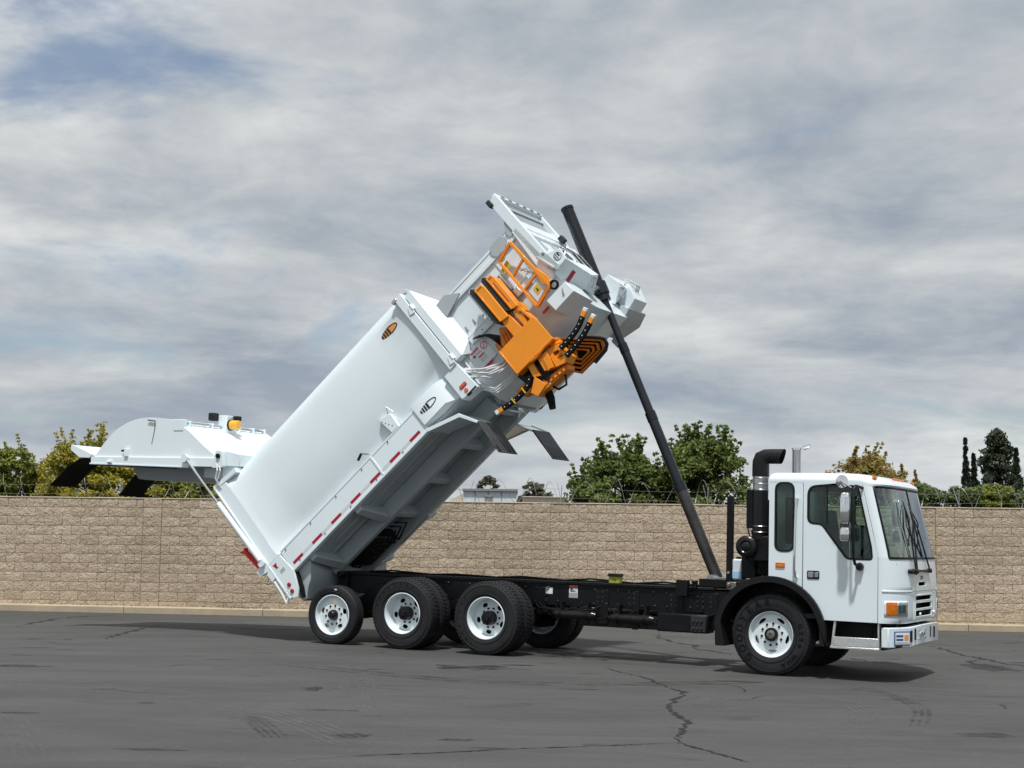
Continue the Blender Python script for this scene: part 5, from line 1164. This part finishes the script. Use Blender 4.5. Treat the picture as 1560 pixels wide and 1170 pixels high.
# ---------------------------------------------------------------- orange lift arm on the near side
b=MB(); b.prism([(4.64,-.19),(5.375,-.19),(5.375,.15),(5.36,.255),(5.20,.26),(4.64,.252)],-1.42,-1.385)
arm=b.build('lift_arm','orange',truck,bevel=.004,loc=BL,rot=BRT)
def aa(m,n,mt='orange',bev=.005,sm=40,**k): return m.build(n,mt,arm,bevel=bev,smooth=sm,**k)
b=MB(); b.box(4.63,5.38,-1.43,-1.06,-.215,-.19); aa(b,'plate_flange'); b=MB(); b.box(4.615,4.64,-1.43,-1.06,-.21,.25); aa(b,'plate_flange','orange')
b=MB(); b.prism([(4.94,.25),(5.12,.25),(5.10,.56),(4.94,.56)],-1.40,-1.2); aa(b,'arm_beam')
b=MB(); b.prism([(5.16,.25),(5.22,.25),(5.28,.46),(5.20,.56),(5.16,.56)],-1.38,-1.22); aa(b,'arm_beam','orange')
b=MB(); b.prism([(5.30,.24),(5.345,.24),(5.30,.50),(5.26,.50)],-1.40,-1.2); aa(b,'arm_beam','orange')
b=MB(); b.prism([(4.66,.25),(4.93,.25),(4.93,.50),(4.80,.62),(4.66,.40)],-1.22,-1.12); aa(b,'arm_web','orangedark')
for i in range(4):
    b=MB(); b.prism([(4.70+.06*i,.27),(4.72+.06*i,.27),(4.78+.05*i,.50),(4.76+.05*i,.50)],-1.25,-1.22); aa(b,'arm_rib','orangedark',.002)
b=MB(); b.prism([(4.55,.30),(4.64,.30),(4.62,.48),(4.57,.48)],-1.2,-1.08); aa(b,'bracket','orangedark')
def pad(x0,x1,z0,z1,y0,y1):
    b=MB(); b.prism(rnd([(x0,z0),(x1,z0-.03),(x1+.01,z1-.04),(x0+.01,z1)],.02),y0,y1); aa(b,'gripper_box','orange',.008)
    b=MB(); b.box(x0-.012,x1-.01,y0-.012,y0,z1-.03,z1+.005); b.box(x0-.01,x0+.012,y0-.014,y0,z0,z1); aa(b,'gripper_edge','orange',.003)
    pts=rnd([(x0-.005,z0-.03),(x0-.095,z0+.06),(x0-.10,z1+.03),(x0-.05,z1+.085),(x0+.02,z1+.01),(x0-.018,z1-.05),(x0-.02,z0+.10)],.03)
    b=MB(); b.prism(pts,y0+.01,y1+.04); aa(b,'gripper_belt','belt',.012)
pad(4.945,5.085,.56,1.22,-1.44,-1.22); pad(5.19,5.29,.58,1.22,-1.42,-1.20)
b=MB(); b.prism([(5.225,.70),(5.237,.70),(5.237,1.10),(5.225,1.10)],-1.4245,-1.42); aa(b,'gripper_slot','decalred',0)
b=MB(); b.prism(rnd([(5.19,.45),(5.33,.42),(5.35,.58),(5.24,.66)],.02),-1.38,-1.24); aa(b,'gripper_hinge','orange')
# lower knuckle, cylinder block and slide
b=MB(); b.prism([(5.0,-.25),(5.18,-.27),(5.10,-.53),(4.96,-.47)],-1.40,-1.15); aa(b,'knuckle'); b=MB(); b.prism([(5.06,-.24),(5.09,-.24),(5.03,-.52),(5.0,-.50)],-1.408,-1.40); aa(b,'knuckle_slot','orangedark',0)
b=MB(); b.prism([(5.18,-.24),(5.36,-.31),(5.39,-.56),(5.28,-.60),(5.12,-.54)],-1.36,-1.10,holes=[rnd([(5.22,-.34),(5.31,-.37),(5.32,-.50),(5.20,-.47)],.02)]); aa(b,'slide_block')
b=MB(); b.cyl((5.20,-1.3,-.42),(5.36,-1.3,-.42),.035,n=14); b.cyl((5.25,-1.28,-.22),(5.40,-1.28,-.30),.04,n=14); aa(b,'pivot_pin','orange',0)
b=MB(); b.tube([(4.88,-1.40,-.22),(5.02,-1.43,-.25),(5.2,-1.43,-.22),(5.38,-1.40,-.22)],.024,8); aa(b,'red_guard','orangedark',0)
b=MB(); b.prism([(4.90,-.19),(5.06,-.19),(5.0,-.54),(4.86,-.62),(4.78,-.45),(4.80,-.19)],-1.30,-1.0); aa(b,'link_shadow','frameblack')  # black block standing for the shadow between the plates
b=MB(); b.prism([(4.80,-.20),(4.90,-.20),(4.86,-.46),(4.76,-.40)],-1.36,-1.28); aa(b,'link','orange')
b=MB(); b.prism([(4.58,-.52),(4.80,-.58),(4.84,-.52),(4.90,-.66),(4.66,-.66),(4.60,-.62)],-1.33,-1.10); aa(b,'slide_foot','orange')
b=MB(); b.prism([(4.58,-.54),(4.78,-.40),(4.84,-.62),(4.63,-.66)],-1.36,-1.33); aa(b,'slide_plate','orange')
b=MB(); b.prism(rnd([(4.84,-.52),(5.18,-.58),(5.28,-.62),(5.22,-.68),(4.86,-.66)],.03),-1.30,-1.08); aa(b,'lower_beam','orangedark'); 
for i in range(5): b=MB(); b.cyl((4.86+.08*i,-1.31,-.60-.012*i),(4.86+.08*i,-1.34,-.60-.012*i),.022,n=10); aa(b,'bolt','orange',0)
b=MB(); b.prism([(4.54,-.16),(4.84,-.14),(4.82,-.50),(4.60,-.44)],-1.25,-1.0); aa(b,'slide_housing','frameblack',.01)
b=MB(); b.prism([(4.36,-.28),(4.58,-.28),(4.60,-.50),(4.42,-.44)],-1.2,-1.05); aa(b,'slide_bracket','orangedark',.01)
b=MB(); b.tube([(4.74,-1.15,-.60),(4.70,-1.15,-.74),(4.62,-1.15,-.88)],[.07,.065,.05],10); aa(b,'rubber_boot','flap',0)
b=MB(); b.tube([(5.06,-1.2,-.60),(5.12,-1.24,-.70),(5.04,-1.24,-.80),(4.90,-1.22,-.76),(4.86,-1.2,-.66)],.018,8); aa(b,'hose_loop','plastic',0)
# slatted rear gripper
def lerp2(a,c,t): return (a[0]+(c[0]-a[0])*t,a[1]+(c[1]-a[1])*t)
G=[(5.35,-.12),(5.86,-.66),(5.80,-.79),(5.27,-.785),(5.10,-.54)]
def shear(b):
    o=[]
    for x,y,z in b.v:
        dy=.75*(-.12-z); o.append((x-.26*dy,y+dy,z+.41*dy))
    b.v=o; return b
b=MB(); b.prism(G,-1.06,-1.03); aa(shear(b),'gripper_plate','flap',.003)  # backing coloured black to paint the shade in the slat gaps
cen=(5.48,-.58)
for k in range(4):
    f0=1-.22*k; f1=f0-.10; o_=[lerp2(cen,g,f0) for g in G]; i_=[lerp2(cen,g,f1) for g in G]
    b=MB(); b.prism(o_,-1.11,-1.06,holes=[i_]); aa(shear(b),'gripper_slat','orangedark',.003)
b=MB(); b.tube([(5.62,-1.08,-.36),(5.84,-1.09,-.60),(5.89,-1.1,-.68),(5.87,-1.1,-.76),(5.80,-1.1,-.81),(5.55,-1.1,-.83)],.03,8); aa(shear(b),'gripper_belt','belt',0,60)
for i in range(4):
    b=MB(); p=lerp2((5.34,-.14),(5.10,-.54),i/3); b.cyl((p[0],-1.14,p[1]),(p[0],-1.06,p[1]),.03,n=10); aa(b,'bolt','orange',0)
# cable tracks
def track(pts,n,wd,y0,y1):
    p=smoothpath(pts,8); L_=[0]
    for a,c in zip(p[:-1],p[1:]): L_.append(L_[-1]+math.dist(a,c))
    def at_(t): 
        d=t*L_[-1]; return (float(np.interp(d,L_,[q[0] for q in p])),float(np.interp(d,L_,[q[1] for q in p])))
    rows_o=[];rows_i=[]
    for i in range(41):
        t=i/40; a=at_(max(0,t-.02)); c=at_(min(1,t+.02)); d=Vector((c[0]-a[0],c[1]-a[1])).normalized(); q=at_(t); rows_o.append((q[0]-d.y*wd,q[1]+d.x*wd)); rows_i.append((q[0]+d.y*wd,q[1]-d.x*wd))
    b=MB(); b.prism(rows_o+rows_i[::-1],y0,y1); aa(b,'cable_track','flap',.004)
    b=MB()
    for i in range(n):
        q=at_((i+.5)/n); b.cyl((q[0],y0,q[1]),(q[0],y0-.005,q[1]),.008,n=8)
    aa(b,'track_rivets','whitelabel',0)['kind']='stuff'
    q0=at_(1.); q1=at_(.94); d=Vector((q0[0]-q1[0],q0[1]-q1[1])).normalized(); nn=Vector((-d.y,d.x))
    def quad(u0,u1): return [(q0[0]+d.x*u+nn.x*v,q0[1]+d.y*u+nn.y*v) for u,v in ((u0,-wd),(u1,-wd),(u1,wd),(u0,wd))]
    b=MB(); b.prism(quad(-.01,.075),y0,y1); aa(b,'track_end','orange',.004); b=MB(); b.prism(quad(.075,.13),y0,y1); aa(b,'track_tip','whitelabel',.006)
track([(5.36,-.40),(5.55,-.40),(5.75,-.37),(5.92,-.30)],7,.034,-1.42,-1.36)
track([(5.35,-.55),(5.55,-.54),(5.75,-.51),(5.94,-.45)],7,.034,-1.42,-1.36)
track([(4.74,-.36),(4.60,-.44),(4.35,-.45),(4.10,-.405)],7,.034,-1.40,-1.34)
for x in (4.52,4.30): b=MB(); b.box(x,x+.02,-1.41,-1.33,-.50,-.40); aa(b,'track_band','yellow',0)
# cage of orange bars
def cbar(p,q,r=.022,nm='cage_bar',m='orangedark'):
    p=Vector((p[0],-1.20,p[1])); q=Vector((q[0],-1.20,q[1])); d=(q-p).normalized(); n_=Vector((-d.z,0,d.x)); yv=Vector((0,1,0)); b=MB(); b.hexa([tuple(e_+n_*r*i+yv*r*j) for e_ in (p,q) for i,j in ((-1,-1),(1,-1),(1,1),(-1,1))]); aa(b,nm,m,.004)
TLc,Lc,BRc,Rc=(5.774,1.459),(5.454,1.368),(5.46,.406),(5.80,.497)
cbar(TLc,Rc,.024,m='orange'); cbar(Lc,BRc,.020,m='orange'); cbar(TLc,Lc); cbar(BRc,Rc,.024); cbar((5.765,1.113),(5.455,1.036),.018); cbar((5.782,.792),(5.458,.746),.018)
b=MB(); b.prism([(5.50,.47),(5.755,.54),(5.755,.75),(5.50,.71)],-1.185,-1.18); aa(b,'cage_panel','silvertape',0)
b=MB(); b.prism(rnd([(5.57,.54),(5.67,.565),(5.675,.685),(5.575,.66)],.01),-1.19,-1.1855); aa(b,'warning_sign','yellow',0); b=MB(); b.prism([(5.60,.58),(5.64,.59),(5.62,.65)],-1.1925,-1.19); aa(b,'sign_symbol','decal',0)
b=MB(); b.prism(rnd([(5.37,1.20),(5.44,1.22),(5.44,1.31),(5.37,1.29)],.01),-1.13,-1.12); aa(b,'warning_sign','yellow',0); b=MB(); b.prism(rnd([(5.46,1.22),(5.54,1.24),(5.54,1.34),(5.46,1.32)],.01),-1.13,-1.12); aa(b,'warning_sign','yellow',0)
b=MB(); b.prism([(5.76,.88),(5.83,.86),(5.87,.62),(5.80,.50),(5.74,.60)],-1.22,-1.10); aa(b,'cage_bracket','orange')
# ---------------------------------------------------------------- tailgate swung up at the rear (truck axes)
AR=[(-7.66,2.885),(-7.607,2.93),(-7.455,3.11),(-7.26,3.295),(-6.976,3.455),(-6.688,3.53),(-6.40,3.545),(-6.111,3.515),(-5.909,3.465),(-5.617,3.29),(-5.354,3.09),(-5.02,2.865)]
ARs=smoothpath(AR,4)
b=MB(); b.grid([[(x,y,z) for x,z in ARs] for y in (-1.2,-.4,.4,1.2)])
for s in (-1,1): b.prism(ARs,s*1.205-.006,s*1.205+.006)
tg=b.build('tailgate','white',truck,smooth=40)
def tt(m,n,mt='white',bev=.006,sm=40,**k): return m.build(n,mt,tg,bevel=bev,smooth=sm,**k)
for s in (-1,1):
    yy=lambda a,c:(min(s*a,s*c),max(s*a,s*c))
    b=MB(); b.prism([(-7.70,2.77),(-5.02,2.72),(-5.02,2.84),(-5.05,2.87),(-7.70,2.885)],*yy(1.24,1.10)); tt(b,'side_flange')
    b=MB(); b.prism([(-7.72,2.755),(-5.6,2.705),(-5.6,2.73),(-7.72,2.78)],*yy(1.25,1.12)); tt(b,'flange_lip',bev=.003)
    b=MB(); b.prism([(-7.60,2.735),(-5.9,2.69),(-5.9,2.705),(-7.60,2.765)],*yy(1.235,1.14)); tt(b,'rubber_seal','flap',.002)
    b=MB(); b.prism(rnd([(-5.10,2.70),(-4.86,2.72),(-4.90,2.98),(-5.02,3.0)],.03),*yy(1.27,1.18)); tt(b,'hinge_plate'); b=MB(); b.cyl((-4.965,s*1.27,2.90),(-4.965,s*1.30,2.90),.04,n=14); tt(b,'hinge_pin','frameblack',.004)
    b=MB(); b.prism([(-7.74,2.86),(-7.98,2.87),(-8.18,3.0),(-8.17,3.09),(-8.13,3.09),(-7.70,2.93)],*yy(1.23,1.19)); tt(b,'lip_side')
    # mud flaps hanging from the lower edge of the gate
    pf=[(-7.72,2.87),(-7.95,2.86),(-8.20,2.74),(-8.42,2.56),(-8.62,2.385)]; pf2=[(x+.012,z-.014) for x,z in pf[::-1]]
    if s>0: pf=pf[:-1]+[(-8.68,2.27)]; pf2=[(-8.665,2.26)]+pf2[1:]
    b=MB(); b.prism(pf+pf2,*yy(1.225,.60)); tt(b,'mud_flap','flap',.002,60)
    # lift ram
    b=MB(); b.tube([(-5.62,s*1.28,2.855),(-4.895,s*1.28,2.11)],.022,10); tt(b,'ram_rod','chrome',0,60)
    b=MB(); b.tube([(-4.915,s*1.28,2.13),(-4.03,s*1.28,1.235)],.047,12); tt(b,'ram_barrel','white',0,60)
    b=MB(); b.lathe([(0,-.03),(.065,-.03),(.07,0),(.065,.03),(0,.03)],n=18); b.v=[(x-5.64,y+s*1.28,z+2.86) for x,y,z in b.v]; tt(b,'ram_eye','white',0); b=MB(); b.lathe([(0,-.03),(.06,-.03),(.06,.03),(0,.03)],n=16); b.v=[(x-4.0,y+s*1.28,z+1.20) for x,y,z in b.v]; tt(b,'ram_eye','white',0)
    b=MB(); b.tube([(-4.86,s*1.235,2.06),(-4.15,s*1.235,1.34)],.014,6); b.tube([(-4.82,s*1.24,2.08),(-4.1,s*1.24,1.36)],.010,6); tt(b,'hydraulic_line','steel',0)
    b=MB(); b.tube([(-5.00,s*1.26,2.78),(-4.95,s*1.30,2.66),(-4.99,s*1.29,2.54),(-4.93,s*1.27,2.42)],.014,6); b.tube([(-4.97,s*1.24,2.80),(-4.90,s*1.29,2.66),(-4.95,s*1.29,2.50),(-4.90,s*1.25,2.38)],.012,6); tt(b,'hydraulic_hose','hose',0)
b=MB(); b.prism([(-5.02,2.74),(-4.62,2.735),(-4.60,2.93),(-4.90,2.99),(-5.02,2.97)],-1.16,1.16); tt(b,'hinge_box','white',.008)
b=MB(); b.prism([(-5.0,2.43),(-4.80,2.52),(-4.66,2.74),(-5.0,2.74)],-1.10,1.10); tt(b,'hinge_web','white',.006)
# rear lip tray between the lip sides
b=MB(); b.prism([(-7.70,2.90),(-7.95,2.89),(-8.16,3.06),(-8.14,3.085),(-7.93,2.92),(-7.70,2.93)],-1.19,1.19); tt(b,'rear_lip','white',.004)
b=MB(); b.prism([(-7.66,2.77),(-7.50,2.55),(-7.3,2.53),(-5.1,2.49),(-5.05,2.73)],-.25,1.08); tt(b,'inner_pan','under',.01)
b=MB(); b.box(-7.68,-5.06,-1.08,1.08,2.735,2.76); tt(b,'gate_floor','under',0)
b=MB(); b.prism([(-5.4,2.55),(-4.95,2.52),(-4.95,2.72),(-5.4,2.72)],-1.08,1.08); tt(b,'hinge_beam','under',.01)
# small fittings on the gate side
b=MB(); b.prism([(-6.96,2.885),(-6.88,2.885),(-6.89,3.02),(-6.95,3.02)],-1.27,-1.21); tt(b,'lamp_bracket'); b=MB(); b.tube([(-7.02,-1.25,2.985),(-6.90,-1.25,2.985)],.017,8); tt(b,'hook','frameblack',0)
b=MB(); b.tube([(-7.30,-1.26,2.79),(-7.22,-1.26,2.80)],.03,8); tt(b,'side_bolt','white',0)
b=MB(); b.tube([(-6.50,-1.235,3.50),(-6.345,-1.235,3.485)],.012,6); b.tube([(-6.345,-1.235,3.485),(-6.36,-1.218,3.35),(-6.41,-1.218,3.10)],[.008,.006,.004],5); tt(b,'gate_pin','hubgrey',0)
# work-lamp bar with beacon along the top of the gate
b=MB(); b.tube([(-5.86,-1.12,3.39),(-5.86,1.10,3.39)],.022,8); tt(b,'lamp_bar','steel',0,60)
b=MB(); b.tube([(-5.83,-1.12,3.465),(-5.83,1.10,3.465)],.018,8); tt(b,'lamp_bar','steel',0,60)
for y in (-1.0,-.4,.35,.75,1.08):
    b=MB(); b.prism([(-5.93,3.33),(-5.78,3.30),(-5.78,3.50),(-5.91,3.50)],y-.012,y+.012); tt(b,'bar_bracket','white',.004)
b=MB(); b.prism(rnd(rect(-5.96,-5.76,3.32,3.51),.01),-1.22,-1.12); tt(b,'bar_end_box','white',.006)
b=MB(); b.box(-5.90,-5.72,-.12,.14,3.36,3.66); tt(b,'beacon_box','white',.008)
b=MB(); b.cyl((-5.70,-.02,3.50),(-5.54,-.02,3.50),.085,.078,n=22); tt(b,'beacon','beacon',.01)
b=MB(); b.cyl((-5.725,-.02,3.50),(-5.69,-.02,3.50),.095,n=22); tt(b,'beacon_base','plastic',.004)
b=MB(); b.box(-6.02,-5.90,-.26,-.10,3.56,3.70); tt(b,'work_lamp','plastic',.02); b=MB(); b.box(-5.70,-5.60,.02,.14,3.58,3.66); tt(b,'work_lamp','plastic',.012)
